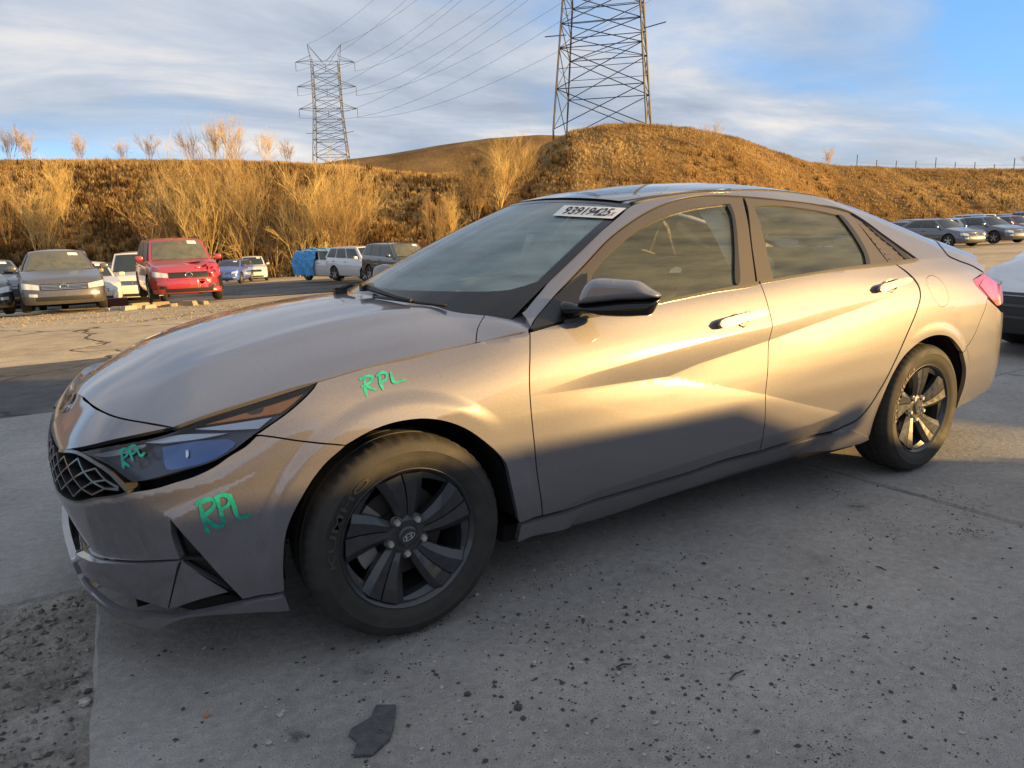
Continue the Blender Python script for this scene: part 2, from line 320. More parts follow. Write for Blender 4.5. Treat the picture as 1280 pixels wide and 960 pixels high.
def inset(Q, d):
    t = np.roll(Q, -1, 0)-np.roll(Q, 1, 0); t = t/(np.linalg.norm(t, axis=1)[:, None]+1e-12); n = np.stack([-t[:, 1], t[:, 0]], -1)
    return Q+n*d*(1 if area(Q) > 0 else -1)
def outline(S, edges, h):
    o = []
    for e in edges:
        if e[0] == 'uv': P = np.array(e[1], float)
        else: P = np.array([S.hit(*p) for p in e])
        c = crom(P, h)
        if o and np.linalg.norm(c[0]-o[-1]) < h*.4: c = c[1:]
        o += list(c)
    o = np.array(o)
    if np.linalg.norm(o[0]-o[-1]) < h*.4: o = o[:-1]
    return o
def fill(Q, holes, h, hv=None, creases=()):
    hv = hv or h; lo, hi = Q.min(0), Q.max(0); g = []
    gu = np.arange(lo[0]+h/2, hi[0], h); gv = np.arange(lo[1]+hv/2, hi[1], hv)
    if len(gu) and len(gv):
        A, B = np.meshgrid(gu, gv, indexing='ij'); A = A+(np.arange(len(gv)) % 2)*h/2; G = np.stack([A.ravel(), B.ravel()], -1)
        k = inpoly(G, Q)
        for H_ in holes: k &= ~inpoly(G, H_)
        G = G[k]; sc = np.array([1/h, 1/hv])
        for loop in [Q]+list(holes)+list(creases):
            if not len(G) or not len(loop): continue
            kd = KDTree(len(loop))
            for i, p in enumerate(loop*sc): kd.insert((p[0], p[1], 0), i)
            kd.balance(); G = G[np.array([kd.find((p[0], p[1], 0))[2] for p in G*sc]) > .6]
        g = list(G)
    V = list(Q); E = [(i, (i+1) % len(Q)) for i in range(len(Q))]
    for H_ in holes: k = len(V); V += list(H_); E += [(k+i, k+(i+1) % len(H_)) for i in range(len(H_))]
    for c in creases:
        if not len(c): continue
        k = len(V); V += list(c); E += [(k+i, k+i+1) for i in range(len(c)-1)]
    V += g
    r = delaunay_2d_cdt([Vector(v) for v in V], E, [], 0, 1e-7)
    W = np.array([tuple(v) for v in r[0]]); F = [f for f in r[2] if len(f) == 3]
    c = np.array([W[list(f)].mean(0) for f in F]); k = inpoly(c, Q)
    for H_ in holes: k &= ~inpoly(c, H_)
    return W, [f for f, q in zip(F, k) if q]
def panel(name, S, edges, m, parent, h=.013, gap=.0022, flange=.02, off=0., holes=(), mirror=False, sym=False, hv=None, creases=(), edge_uv=None, both=None):
    Q = edge_uv if edge_uv is not None else outline(S, edges, h)
    if sym:                                                     # mirrored across the centre line of the nose
        R_ = Q[::-1].copy(); R_[:, 0] = 2*SF-R_[:, 0]; Q = np.vstack([Q, R_]); k = [i for i in range(len(Q)) if np.linalg.norm(Q[i]-Q[i-1]) > h*.2]; Q = Q[k]
    Q = inset(Q, gap) if gap else Q
    cr = []
    for c in creases:                                            # keep runs well inside the panel
        kd = KDTree(len(Q))
        for i, p in enumerate(Q): kd.insert((p[0], p[1], 0), i)
        kd.balance(); ok = inpoly(c, Q) & (np.array([kd.find((p[0], p[1], 0))[2] for p in c]) > .004); run = []
        for p, g in zip(c, ok):
            if g: run.append(p)
            elif run: cr.append(np.array(run)); run = []
        if run: cr.append(np.array(run))
    creases = [c for c in cr if len(c) > 1]
    Hs = [outline(S, e, h) if not isinstance(e, np.ndarray) else e for e in holes]
    W, F = fill(Q, Hs, h, hv, creases); u, v = W[:, 0], W[:, 1]
    n = S.nrm(u, v); o = off(u, v) if callable(off) else off
    P = S.f(u, v)+n*(o[:, None] if np.ndim(o) else o)
    V = list(P); NN = list(n); FF = []
    for f in F:
        a, b, c = P[list(f)]; FF.append(tuple(f) if np.cross(b-a, c-a)@n[f[0]] > 0 else tuple(f[::-1]))
    if flange:
        for li, loop in enumerate([Q]+Hs):
            n2 = S.nrm(loop[:, 0], loop[:, 1]); o2 = off(loop[:, 0], loop[:, 1]) if callable(off) else off
            p2 = S.f(loop[:, 0], loop[:, 1])+n2*(o2[:, None] if np.ndim(o2) else o2); q2 = p2-n2*flange; k = len(V); c = len(loop)
            tt = np.roll(p2, -1, 0)-np.roll(p2, 1, 0); wn = np.cross(tt, n2); wn = wn/(np.linalg.norm(wn, axis=1)[:, None]+1e-12)
            if (area(loop) < 0) != (li > 0): wn = -wn
            sg = np.sign(np.einsum('ij,ij->i', np.cross(S.f(loop[:, 0]+1e-3, loop[:, 1])-p2, S.f(loop[:, 0], loop[:, 1]+1e-3)-p2), n2)); wn = wn*sg[:, None]
            V += list(p2)+list(q2); NN += list(wn)+list(wn)
            for i in range(c):
                j = (i+1) % c; q = (k+i, k+j, k+c+j, k+c+i); a, b, d = np.array(V[q[0]]), np.array(V[q[1]]), np.array(V[q[2]])
                FF.append(q if np.cross(b-a, d-a)@wn[i] > 0 else q[::-1])
    obs = []
    for sgn in ((1, -1) if mirror else (1,)):
        VV = [(p[0], p[1]*sgn, p[2]) for p in V]; me = pym(name, VV, FF if sgn > 0 else [f[::-1] for f in FF], True)
        me.normals_split_custom_set_from_vertices([(q[0], q[1]*sgn, q[2]) for q in NN])
        pr = parent if not isinstance(parent, (tuple, list)) else parent[0 if sgn > 0 else 1]
        obs.append(link(name, me, m, pr))
    return obs if mirror else obs[0]

S0 = SideSurf(SIDE, SF-.45, SR, .10, 1.40, 520, 150)
# --- pressed creases of the doors, read from the photograph onto the smooth side
def line(S, px): q = np.array([S.hit(*p) for p in px]); return q[np.argsort(q[:, 0])]
LU = line(S0, [(636, 499), (664.6, 492.3), (697, 482), (738, 467.7), (823.7, 443), (902.5, 421.8), (961.5, 408.6), (1045, 385), (1105, 371), (1140, 366)])
LL = line(S0, [(636, 500), (664, 495.5), (771, 480.8), (840, 471.5), (876, 456), (961.5, 427), (1020, 405.5), (1070, 388), (1105, 374), (1140, 366.5)])
L3 = line(S0, [(660, 497), (771, 481.5), (840, 472), (901, 483), (957, 493.5), (1002.5, 504.7), (1052, 516)])
L4 = line(S0, [(700, 634), (724, 625), (745, 614), (786.7, 600.8), (840, 583), (901, 563.6), (953.7, 546), (1012.7, 530), (1052, 516)])
LWS = np.interp(np.arange(LU[0, 0]-.3, LU[-1, 0]+.3, .01), LU[:, 0], LU[:, 1])-np.minimum(np.interp(np.arange(LU[0, 0]-.3, LU[-1, 0]+.3, .01), LL[:, 0], LL[:, 1]), np.interp(np.arange(LU[0, 0]-.3, LU[-1, 0]+.3, .01), LU[:, 0], LU[:, 1]))
for _ in range(160): LWS[1:-1] = .25*LWS[:-2]+.5*LWS[1:-1]+.25*LWS[2:]
def sst_(a, b, x): t = np.clip((x-a)/(b-a), 0, 1); return t*t*(3-2*t)
def r_wedge(u, v):
    a = np.interp(u, LU[:, 0], LU[:, 1]); b = np.minimum(np.interp(u, LL[:, 0], LL[:, 1]), a); on = sst_(LU[0, 0], LU[0, 0]+.45, u)*np.clip((LU[-1, 0]-u)/.02, 0, 1)
    d = np.clip(a-v, 0, None); w = a-b; ws_ = np.interp(u, np.arange(LU[0, 0]-.3, LU[-1, 0]+.3, .01)[:len(LWS)], LWS); m = np.clip((b-v)/.06, 0, 1); m = m*m*(3-2*m)
    e = -.19*np.where(v > b, np.minimum(d, w), w*(1-m)+ws_*m); back = np.clip((b-v)/.22, 0, 1); return on*e*(1-back*back*(3-2*back))
def r_low(u, v):
    a = np.interp(u, L3[:, 0], L3[:, 1]); b = np.minimum(np.interp(u, L4[:, 0], L4[:, 1]), a)
    fd = np.clip((u-L3[0, 0]-.05)/.5, 0, 1)*np.clip((L3[-1, 0]-u)/.02, 0, 1); fd = fd*fd*(3-2*fd)
    d = np.clip(a-v, 0, a-b); up = .0070*(1-np.exp(-d/.045)); tuck = np.clip(b-v, 0, .2)*-.42
    lm = ((u > L4[0, 0]) & (u < L4[-1, 0]))*np.clip((u-L4[0, 0])/.12, 0, 1)*np.clip((L4[-1, 0]-u)/.1, 0, 1)
    return up*fd+tuck*lm
LB = line(S0, [(87, 635), (134, 630.5), (181, 623.4), (240, 611), (290, 598), (329, 585)]); LS = line(S0, [(213, 649), (262, 617), (329, 584)]); CBL = line(S0, [(97, 689), (118, 695), (141.6, 699.7), (172.8, 701.6), (226, 700)])
print('LB', LB.round(3).tolist(), 'LS', LS.round(3).tolist(), 'CBL', CBL.round(3).tolist())
def r_bump(u, v):
    lb = np.interp(u, LB[:, 0], LB[:, 1]); crz = np.interp(u, CBL[:, 0], CBL[:, 1]); vv = np.maximum(v, crz); d = np.clip(lb-vv, 0, .25); a = LS[0]; b = LS[-1]
    def sd(p, q, u, v): t = (q-p)/np.linalg.norm(q-p); return -((u-p[0])*t[1]-(v-p[1])*t[0])
    k = np.maximum(sd(a, b, u, vv), sd(CBL[-1], a, u, vv)); A = .30*d; B = .45*np.clip(k, 0, 1)
    return np.where(u < b[0], -A*B/(A+B+1e-6), 0)
WX = (0., 2.72)
def r_arch(u, v):
    o = 0
    for xc, R2 in ((0., .455), (2.735, .43)):
        r = np.hypot(u-xc, v-.318); yb = samp1(PY, u)+samp2(u, np.clip(v, .1, 1.2)); tgt = -.912
        k = np.clip((R2-r)/.05, 0, 1); k = k*k*(3-2*k); o = o+(np.minimum(np.clip(yb-tgt, 0, 1), .011)*k*np.clip((v-.12)/.12, 0, 1))*np.clip((.62-abs(u-xc))*8, 0, 1)
    return o
RELIEF += [r_bump, r_arch, r_wedge, r_low]
def lin(P, st): 
    P = np.asarray(P); o = []
    for a, b in zip(P[:-1], P[1:]): n = max(1, int(np.linalg.norm(b-a)/st)); o += [a+(b-a)*k/n for k in range(n)]
    return np.array(o+[P[-1]])
def jn(a, d): a = a.copy(); a[:, 1] += d; return lin(a, .011)
CR_B = [jn(LB, -.001), lin(LS[[0, -1]], .011)]
CR_ALL = [jn(LU, .0012), jn(LU, -.0012), jn(LL, .0012), jn(LL, -.0012), jn(L3[L3[:, 0] > LL[3, 0]+.02], .0012), jn(L3[L3[:, 0] > LL[3, 0]+.02], -.0012), jn(L4, .0012), jn(L4, -.0012)]
def arc(xc, R): t = np.linspace(-.35, math.pi+.35, 140); return np.stack([xc+R*np.cos(t), .318+R*np.sin(t)], -1)
CR_F = [arc(0., .4550)]; CR_R = [arc(2.735, .4300)]
S = SideSurf(SIDE, SF-.45, SR, .10, 1.40, 620, 170)
H = Surf(HOOD, -.90, .72, -.90, .90, 110, 120); RF = Surf(ROOF, 1.0, 3.8, -.66, .66, 120, 60); WSH = Surf(WS, -1.04, 1.04, -.06, 1.06, 60, 50)

# ================================================================== the sedan: parts
PAINT = paint('warm_grey_metallic_paint', (.140, .137, .158), metal=.45, rough=.46, dusty=.03)
BLACK = mat('black_plastic', (.012, .012, .013), .42, bump=(400, .05)); GLOSSB = mat('gloss_black', (.008, .008, .009), .12)
TRIM = mat('dusty_black_trim', (.085, .072, .052), .38, bump=(500, .04)); DARK = mat('dark_inner', (.006, .006, .006), .9)
CHROME = mat('chrome', (.75, .75, .75), .12, 1.); RUBBER = mat('dusty_rubber', (.018, .017, .016), .62, var=(14, .25, (.040, .037, .033)), bump=(120, .12))
FRIT = mat('windshield_border', (.004, .004, .005), .06); SIDEGL = glass('side_glass', (.88, .97, .92), .09, fres=1.55, dcol=(.52, .56, .40)); WSGL = glass('windshield_glass', (.84, 1., .98), .20, fres=2.1, dcol=(.42, .64, .64))  # windshield dust film is thickened and tinted teal to paint in sky haze
car = thing('sedan', 'dusty warm grey four-door sedan with green RPL marks and dark five-spoke wheels', 'car')
def px4(*a): return list(a)
# shared seams in photograph pixels
e_lead = [(103, 478), (102.5, 487), (104, 497), (113.4, 505.3), (127.5, 514), (141.6, 520), (158.8, 524.4), (177.5, 527.7), (209, 533.2), (216, 534.6)]
e_hl_top = [(216, 534.6), (256, 519.5), (313.8, 501), (376, 482), (397, 477)]
e_hood_side = [(397, 477), (460, 458.8), (535, 441), (595, 428)]
e_hood_rc = [(595, 428), (597.5, 410), (606, 394.5)]
e_foot = [(595, 428), (630, 420), (660, 413.8)]
e_dgap = [(662, 415), (662.5, 437.5), (661.8, 475), (663.8, 512.5), (667.5, 550), (671, 587.5), (678, 643.5)]
e_arch = [(648.5, 654), (645, 636), (640, 612), (632, 580), (621, 566), (610, 556), (585, 538), (560, 528), (535, 524), (510, 525.5), (485, 531), (460, 541), (432, 557)]
e_bfgap = [(432, 557), (415, 555.3), (376, 551.4), (345, 546.7), (320, 543.5)]
e_hl_rear = [(320, 543.5), (338.8, 530.3), (360.6, 514.7), (381, 496.7), (391.9, 485), (397, 477)]
# hood
hc = [H.hit(*p) for p in e_lead]
hu = [np.array(q) for q in hc]; front = [(q[0], q[1]) for q in hu if q[1] < -.12 and q[0] < -.45]
front = [(-.792, 0), (-.788, -.06)]+[q for q in front if q[1] < -.12]
side = [tuple(H.hit(*p)) for p in e_hl_top[1:]+e_hood_side[1:]]
rear = [tuple(H.hit(*p)) for p in e_hood_rc]
half = [('uv', front), ('uv', [front[-1]]+side), ('uv', rear), ('uv', [rear[-1], (.335, -.52), (.285, -.30), (.262, 0)])]
Qh = outline(H, half, .016); Qm = Qh[::-1].copy(); Qm[:, 1] *= -1; Qh = np.vstack([Qh, Qm]); Qh = Qh[[i for i in range(len(Qh)) if np.linalg.norm(Qh[i]-Qh[i-1]) > .004]]
hood = panel('hood', H, None, PAINT, car, h=.018, gap=.002, flange=.018, edge_uv=Qh)
# scuttle panel under the wipers
panel('cowl_panel', H, [('uv', [(.25, 0), (.27, -.30), (.32, -.52), (.40, -.70), (.46, -.66), (.42, -.5), (.36, -.3), (.33, 0)])], BLACK, car, h=.025, off=-.028, gap=0, flange=0)
panel('cowl_panel', H, [('uv', [(.25, 0), (.27, .30), (.32, .52), (.40, .70), (.46, .66), (.42, .5), (.36, .3), (.33, 0)])], BLACK, car, h=.025, off=-.028, gap=0, flange=0)
# pillar foot behind the hood
panel('cowl_corner', H, [e_foot, [(660, 413.8), (667, 403), (678, 386)], [(678, 386), (645, 389.5)], [(645, 389.5), (620, 393), (606, 394.5)], e_hood_rc[::-1]], PAINT, car, h=.015, gap=.0015, flange=.012, mirror=True)
# fender
panel('fender', S, [e_hood_side, e_foot[:], e_dgap, [(678, 644.5), (663, 649), (649, 654)], e_arch, e_bfgap, e_hl_rear], PAINT, car, mirror=True, h=.011, creases=CR_F+CR_ALL[:4])
# doors
e_fsill = [(678, 644.6), (713.8, 635), (745, 623.8), (800, 608), (860, 590.4), (901, 575.8), (949.7, 563.6)]
e_ddgap = [(949.7, 563.6), (953.7, 547), (955.8, 531), (956.8, 494.5), (959.8, 460), (960.5, 432.5), (963, 419), (965.6, 407.5), (960, 382.5), (950, 353.5)]
e_beltf = [(950, 353.5), (890, 365), (826, 378.5), (760, 393), (705, 403), (662, 415)]
cup_f = [[(911, 401), (914, 393), (922, 388.5), (932, 389), (937, 396), (935, 404), (928, 410.5), (918, 410), (911, 401)]]
cup_r = [[(1101, 359), (1103, 352), (1110, 347.8), (1118, 349), (1122, 355), (1120, 362), (1113, 367), (1106, 366), (1101, 359)]]
fd = panel('front_door', S, [e_fsill, e_ddgap, e_beltf, e_dgap], PAINT, car, mirror=True, h=.010, creases=CR_ALL, holes=[cup_f])
e_rsill = [(949.7, 563.6), (990, 551), (1031, 541), (1051, 534), (1071, 524), (1086, 508), (1100, 486), (1115.6, 457), (1132, 421), (1146, 387.5), (1150, 370), (1147.5, 357.5), (1135, 342.5), (1117.5, 328.8)]
e_beltr = [(1117.5, 328.8), (1045, 337.5), (1000, 344.8), (950, 353.5)]
rd = panel('rear_door', S, [e_rsill, e_beltr, e_ddgap[::-1]], PAINT, car, mirror=True, h=.011, creases=CR_ALL, holes=[cup_r])
for cp, dr in ((cup_f, fd), (cup_r, rd)):
    q = outline(S, cp, .01); cc = q.mean(0)
    def dish(u, v, q=q, cc=cc):
        d = np.stack([u, v], -1)-cc; r = np.sqrt((d**2).sum(1)); mx_ = np.array([np.sqrt(((q-cc)**2).sum(1))[np.argmax(((q-cc)@k)/(np.linalg.norm(q-cc, axis=1)*(np.linalg.norm(k)+1e-9)+1e-12))] for k in d]); return -.034*(1-np.clip(r/mx_, 0, 1)**3)
    panel('handle_cup', S, cp, PAINT, dr, h=.008, gap=0, flange=0, off=dish, mirror=True)
HPT = paint('handle_paint', (.26, .245, .25), metal=.45, rough=.4, dusty=.04)
def dome(S_, q, ht, base):
    cc = q.mean(0)
    def f(u, v):
        p = np.stack([u, v], -1); d = np.array([np.sqrt(((q-k)**2).sum(1).min()) for k in p]); return base+ht*np.sqrt(np.clip(1-(1-np.clip(d/.011, 0, 1))**2, 0, 1))
    return f
for hp_, dr in (([[(892.5, 408), (896, 402.5), (910, 397.5), (935, 391), (949, 389), (953.5, 391), (953, 395), (945, 398.5), (925, 404), (908, 410), (897, 411.5), (892.5, 408)]], fd), ([[(1092, 363), (1095, 358.5), (1106, 355), (1120, 350.8), (1129, 349.5), (1132.5, 351), (1132, 354.5), (1126, 357.5), (1112, 361.5), (1101, 366), (1095, 366.5), (1092, 363)]], rd)):
    q = outline(S, hp_, .006); panel('door_handle', S, hp_, HPT, dr, h=.006, gap=0, flange=.012, off=dome(S, q, .010, .030), mirror=True)
# quarter panel with the rail over the doors
e_rarch = [(1085.5, 548), (1093, 523.7), (1103.6, 496), (1115.6, 468.7), (1129.4, 446.4), (1146.5, 430), (1160, 422), (1174, 419), (1187.8, 422), (1198, 432.6), (1203.5, 441)]
e_qb = [(1203.5, 441), (1211.8, 429), (1218.7, 417), (1225.6, 400), (1232, 384), (1234.3, 373)]
e_lamp_in = [(1234.3, 371), (1220.6, 357), (1215.7, 350)]
RX = [.52, .60, .744, .919, 1.068, 1.172, 1.3, 1.5, 1.9, 2.27, 2.516, 2.75, 3.02, 3.2]
def Rs(x, d=0):
    i = np.argmin(np.abs(PX-x)+(np.abs(PY) < .4)*9); return su[i]
Rup = [(Rs(x), float(pchip(RL[:, 0], RL[:, 2], np.array([x]))[0])-.003) for x in RX]
q_tr = [tuple(S.hit(*p)) for p in [(1176, 309), (1184, 319), (1196, 325.5), (1215, 332.8), (1229, 341)]]
e_dlo = [(1147.5, 324), (1105, 293.5), (1085, 278.5), (1062, 264.5), (1020, 255), (970, 249), (927, 245.3), (890, 244), (865, 246), (830, 255), (800, 270), (765, 295), (728, 333.5), (696, 367.5), (680, 386.5), (668, 402), (664, 410)]
e_sill_t = [(1085.5, 548), (1072, 553), (1040, 541)]
panel('quarter_panel', S, [[(1117.5, 328.8), (1147.5, 324)], e_dlo, ('uv', [tuple(S.hit(664, 410)), tuple(S.hit(650, 390.5))]), ('uv', [tuple(S.hit(650, 390.5))]+Rup), ('uv', [Rup[-1]]+q_tr), [(1229, 341), (1215.7, 350)], e_lamp_in[::-1][0:], e_qb[::-1], e_rarch[::-1], [(1085.5, 548), (1072, 553), (1050, 544.5), (1040, 543)], [(1040, 540.5), (1051, 535.8), (1071, 526), (1086, 510), (1100, 488), (1115.6, 459), (1132, 423), (1146, 389.5), (1151, 370), (1148.5, 356.5), (1136, 341.5), (1117.5, 328.8)]], PAINT, car, mirror=True, h=.012, creases=CR_R,
      holes=[[[(1158, 347), (1164, 343.7), (1174, 348.6), (1181, 357), (1185.5, 369.7), (1184.8, 379.5), (1178.5, 383.8), (1171.4, 379.5), (1164.4, 368), (1158.8, 355.6), (1158, 347)]]])
panel('fuel_door', S, [[(1158, 347), (1164, 343.7), (1174, 348.6), (1181, 357), (1185.5, 369.7), (1184.8, 379.5), (1178.5, 383.8), (1171.4, 379.5), (1164.4, 368), (1158.8, 355.6), (1158, 347)]], PAINT, car, h=.012, gap=.002)
# side sill
panel('side_sill', S, [[(649, 656), (678, 647), (713.8, 637), (745, 626), (800, 610.5), (860, 593), (901, 578.5), (950, 566), (990, 553.5), (1031, 543.5), (1057, 537), (1085, 546)], [(1084, 548.5), (1073.6, 553), (1022.8, 562.5), (961.9, 582.5), (901, 600.5), (840, 615.5), (786.7, 632.5), (724, 651.5), (682.5, 664), (645, 675)]], PAINT, car, mirror=True, h=.012, gap=.001, off=lambda u, v: .010+0*u)
# rear bumper
zb_ = [tuple(S.hit(*p)) for p in [(1195.5, 510.8), (1212, 501.5), (1228, 491.5)]]
rb_low = zb_+[(zb_[-1][0]+.15, .30), (SR, .30)]
panel('rear_bumper', S, [e_qb, [(1234.3, 373), (1240, 378.5), (1246, 384)], ('uv', [tuple(S.hit(1246, 384)), (S.hit(1246, 384)[0]+.12, .72), (SR, .72)]), ('uv', [(SR, .72), (SR, .30)]), ('uv', rb_low[::-1]), [(1195.5, 510.8), (1199.8, 498), (1205, 482.5), (1207.5, 463.6), (1205, 448), (1203.5, 441)]], PAINT, car, mirror=True, h=.014)
# tail lamp
TAIL = mat('tail_lamp_red', (.38, .012, .012), .15, coat=1.); TAIL2 = mat('tail_lamp_pale', (.42, .05, .04), .25, coat=1.)
lt = panel('tail_light', S, [[(1215.2, 349.5), (1230, 342)], ('uv', [tuple(S.hit(1230, 342)), (S.hit(1230, 342)[0]+.25, .86), (SR, .85)]), ('uv', [(SR, .85), (SR, .80)]), ('uv', [(SR, .80), (SR-.45, .78), tuple(S.hit(1246, 383))]), [(1246, 383), (1234.7, 371.5), (1220.6, 357.5), (1215.7, 350)]], TAIL, car, mirror=True, h=.013, flange=.03)
panel('lens_facet', S, [[(1224, 357), (1230.5, 349), (1236, 354), (1243.5, 371), (1246.5, 382), (1236, 371), (1224, 357)]], TAIL2, lt[0], h=.013, off=.003, gap=0, flange=.004)
panel('trunk_rear', S, [('uv', [(SR-.72, .70), (SR, .70)]), ('uv', [(SR, .70), (SR, 1.0)]), ('uv', [(SR, 1.0), (SR-.5, .98), (SR-.66, .94)]), ('uv', [(SR-.66, .94), (SR-.72, .70)])], PAINT, car, mirror=True, h=.03, off=-.012)
# roof skin, sunroof glass, rear window, boot lid with spoiler
def sheet(name, Sf, ue, ye, m, off=0., h=.03, fl=.012, parent=car):
    Q = [(u, -y) for u, y in zip(ue, ye)]; Q = crom(Q, h); Qm = Q[::-1].copy(); Qm[:, 1] *= -1
    return panel(name, Sf, None, m, parent, h=h, gap=.001, flange=fl, off=off, edge_uv=np.vstack([Q, Qm]))
yr_ = lambda x: float(pchip(RL[:, 0], RL[:, 1], np.array([x]))[0])
xr = [1.165, 1.20, 1.3, 1.5, 1.7, 1.9, 2.1, 2.27, 2.4]
sheet('roof_panel', RF, xr, [.505]+[yr_(x)-.003 for x in xr[1:]], PAINT, h=.03)
ROOFGL = mat('tinted_roof_glass', (.012, .014, .018), .05, coat=1.)
Qg = np.array([(1.085, 0), (1.10, -.2), (1.16, -.46), (1.22, -.485), (1.5, -.50), (1.75, -.505), (1.78, -.47), (1.79, 0)]); Qg = np.vstack([Qg, (Qg[::-1]*[1, -1])[1:-1]])
panel('sunroof', RF, None, ROOFGL, car, h=.03, off=.003, gap=0, flange=.01, edge_uv=np.vstack([crom(Qg[:3], .03), crom(Qg[2:7], .03)[1:], crom(Qg[6:], .03)[1:]]))
panel('roof_molding', RF, [('uv', [(1.175, -.512), (1.3, -.522), (1.5, -.538), (1.9, -.548), (2.3, -.543)]), ('uv', [(2.3, -.533), (1.9, -.538), (1.5, -.528), (1.3, -.512), (1.175, -.502)])], BLACK, car, h=.02, off=.003, gap=0, flange=.006, mirror=True)
xb = [2.42, 2.6, 2.8, 3.0, 3.15]; sheet('rear_window', RF, xb, [yr_(x)-.02 for x in xb], glass('rear_glass', (.35, .42, .4), .1), off=-.004)
xb = [3.17, 3.3, 3.45, 3.6, 3.70]; sheet('trunk_lid', RF, xb, [yr_(x)-.006 for x in xb[:-1]]+[.54], PAINT)
panel('spoiler_side', S, [('uv', [Rup[-1], q_tr[0], q_tr[1], q_tr[2], q_tr[3], q_tr[4]]), [(1229, 341), (1231.5, 333)], ('uv', [tuple(S.hit(1231.5, 333)), tuple(S.hit(1220, 326.5)), (Rs(3.5), 1.035), (Rs(3.35), 1.08), Rup[-1]])], PAINT, car, mirror=True, h=.012, off=.004, gap=.0035)
# windshield with black border
ws_out = [[(645, 389), (678.8, 360), (700, 330), (740, 295), (770, 270), (790, 255)]]
ro = np.array([(-1, 0), (-1, 1), (1, 1), (1, 0)], float)
Wo = np.vstack([np.stack([np.full(30, -1.), np.linspace(-.05, 1, 30)], -1), np.stack([np.linspace(-1, 1, 40), np.full(40, 1.)], -1)[1:-1], np.stack([np.full(30, 1.), np.linspace(1, -.05, 30)], -1), np.stack([np.linspace(1, -1, 40), np.full(40, -.05)], -1)[1:-1]])
Wi = np.vstack([crom([(-.955, .22), (-.95, .5), (-.935, .925)], .05), crom([(-.935, .925), (-.9, .955), (0, .965), (.9, .955), (.935, .925)], .05)[1:], crom([(.935, .925), (.95, .5), (.955, .22)], .05)[1:], crom([(.955, .22), (.88, .15), (.6, .11), (0, .09), (-.6, .11), (-.88, .15), (-.955, .22)], .05)[1:-1]])
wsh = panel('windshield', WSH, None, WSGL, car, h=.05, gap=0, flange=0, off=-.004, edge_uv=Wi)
panel('windshield_border', WSH, None, FRIT, wsh, h=.05, gap=0, flange=.01, off=-.003, edge_uv=Wo, holes=[Wi])
# front door glass and frames
g_f = [[(741, 341), (760, 318.5), (790, 292), (825, 272), (860, 260.5), (890, 255.5), (912.5, 253)], [(912.5, 253), (917.5, 267), (922.5, 308), (924, 355)], [(924, 355), (827, 374), (768, 387), (735, 392)], [(735, 392), (738, 365), (741, 341)]]
panel('door_window', S, g_f, SIDEGL, fd, h=.03, off=-.012, gap=0, flange=0, mirror=True)
# frames: between roof rail and glass
fr_out_f = [(664, 410), (668, 402), (680, 386.5), (696, 367.5), (728, 333.5), (765, 295), (800, 270), (830, 255), (865, 246), (890, 244), (929, 245.3)]
panel('window_frame', S, [fr_out_f, [(929, 245.3), (931.5, 256), (938, 290), (946, 352)], [(946, 352), (890, 363.5), (826, 376.5), (760, 390), (705, 401), (664, 410)]], TRIM, fd, h=.013, off=-.006, gap=.001, flange=.01, mirror=True, holes=[g_f])
panel('pillar_strip', S, [[(913.5, 254), (918.5, 267), (923.5, 308), (925, 354), (921, 354.8), (919, 308), (914.5, 267), (909, 254.5), (913.5, 254)]], BLACK, fd, h=.012, off=-.003, gap=0, flange=.008, mirror=True)
g_r = [[(943, 257), (970, 255.5), (1020, 261.5), (1050, 268)], [(1050, 268), (1070, 293), (1082, 315), (1085.5, 330.5)], [(1085.5, 330.5), (1030, 338), (968, 347.5)], [(968, 347.5), (952.5, 283), (943, 257)]]
panel('door_window', S, g_r, SIDEGL, rd, h=.03, off=-.012, gap=0, flange=0, mirror=True)
panel('window_frame', S, [[(931, 245.6), (970, 249), (1020, 255), (1062, 264.5)], [(1062, 265), (1085, 293), (1112, 327.8)], [(1112, 328.6), (1045, 336.5), (1000, 343.8), (948, 352)], [(948, 352), (939.5, 290), (931, 245.6)]], TRIM, rd, h=.013, off=-.006, gap=.001, flange=.01, mirror=True, holes=[g_r])
panel('pillar_strip', S, [[(1048, 267.5), (1053, 268.5), (1073, 293), (1085, 315), (1088.5, 330), (1084.5, 330.8), (1080.5, 316), (1068, 294), (1048, 267.5)]], BLACK, rd, h=.012, off=-.003, gap=0, flange=.008, mirror=True)
# quarter trim with louvres
panel('quarter_trim', S, [[(1063, 266), (1086, 280.5), (1106, 295.5), (1146, 323.5)], [(1146, 323.5), (1113.5, 327.6)], [(1113.5, 327.6), (1087, 293), (1063, 266)]], TRIM, car, h=.012, off=-.008, gap=.001, flange=.01, mirror=True)
for i in range(8):
    t = .18+i*.105; a = np.array((1063, 266))+t*(np.array((1113.5, 327.6))-(1063, 266)); b = np.array((1063, 266))+min(1, t*.97+.02)*(np.array((1146, 323.5))-(1063, 266))
    a = a+(b-a)*.12; b = a+(b-a)*.93
    if i < 8: panel('louver', S, [[tuple(a), tuple(b)], [tuple(b), (b[0]+.6, b[1]+1.6)], [(b[0]+.6, b[1]+1.6), (a[0]+.6, a[1]+1.6)], [(a[0]+.6, a[1]+1.6), tuple(a)]], TRIM, car, h=.008, off=-.0055, gap=0, flange=.006)
panel('quarter_strip', S, [[(1080, 277), (1100, 292), (1120, 306.5), (1139, 322.5)], [(1139, 322.5), (1133, 323), (1117, 308.5), (1098, 293.5), (1080, 277)]], BLACK, car, h=.008, off=-.003, gap=0, flange=.006, mirror=True)
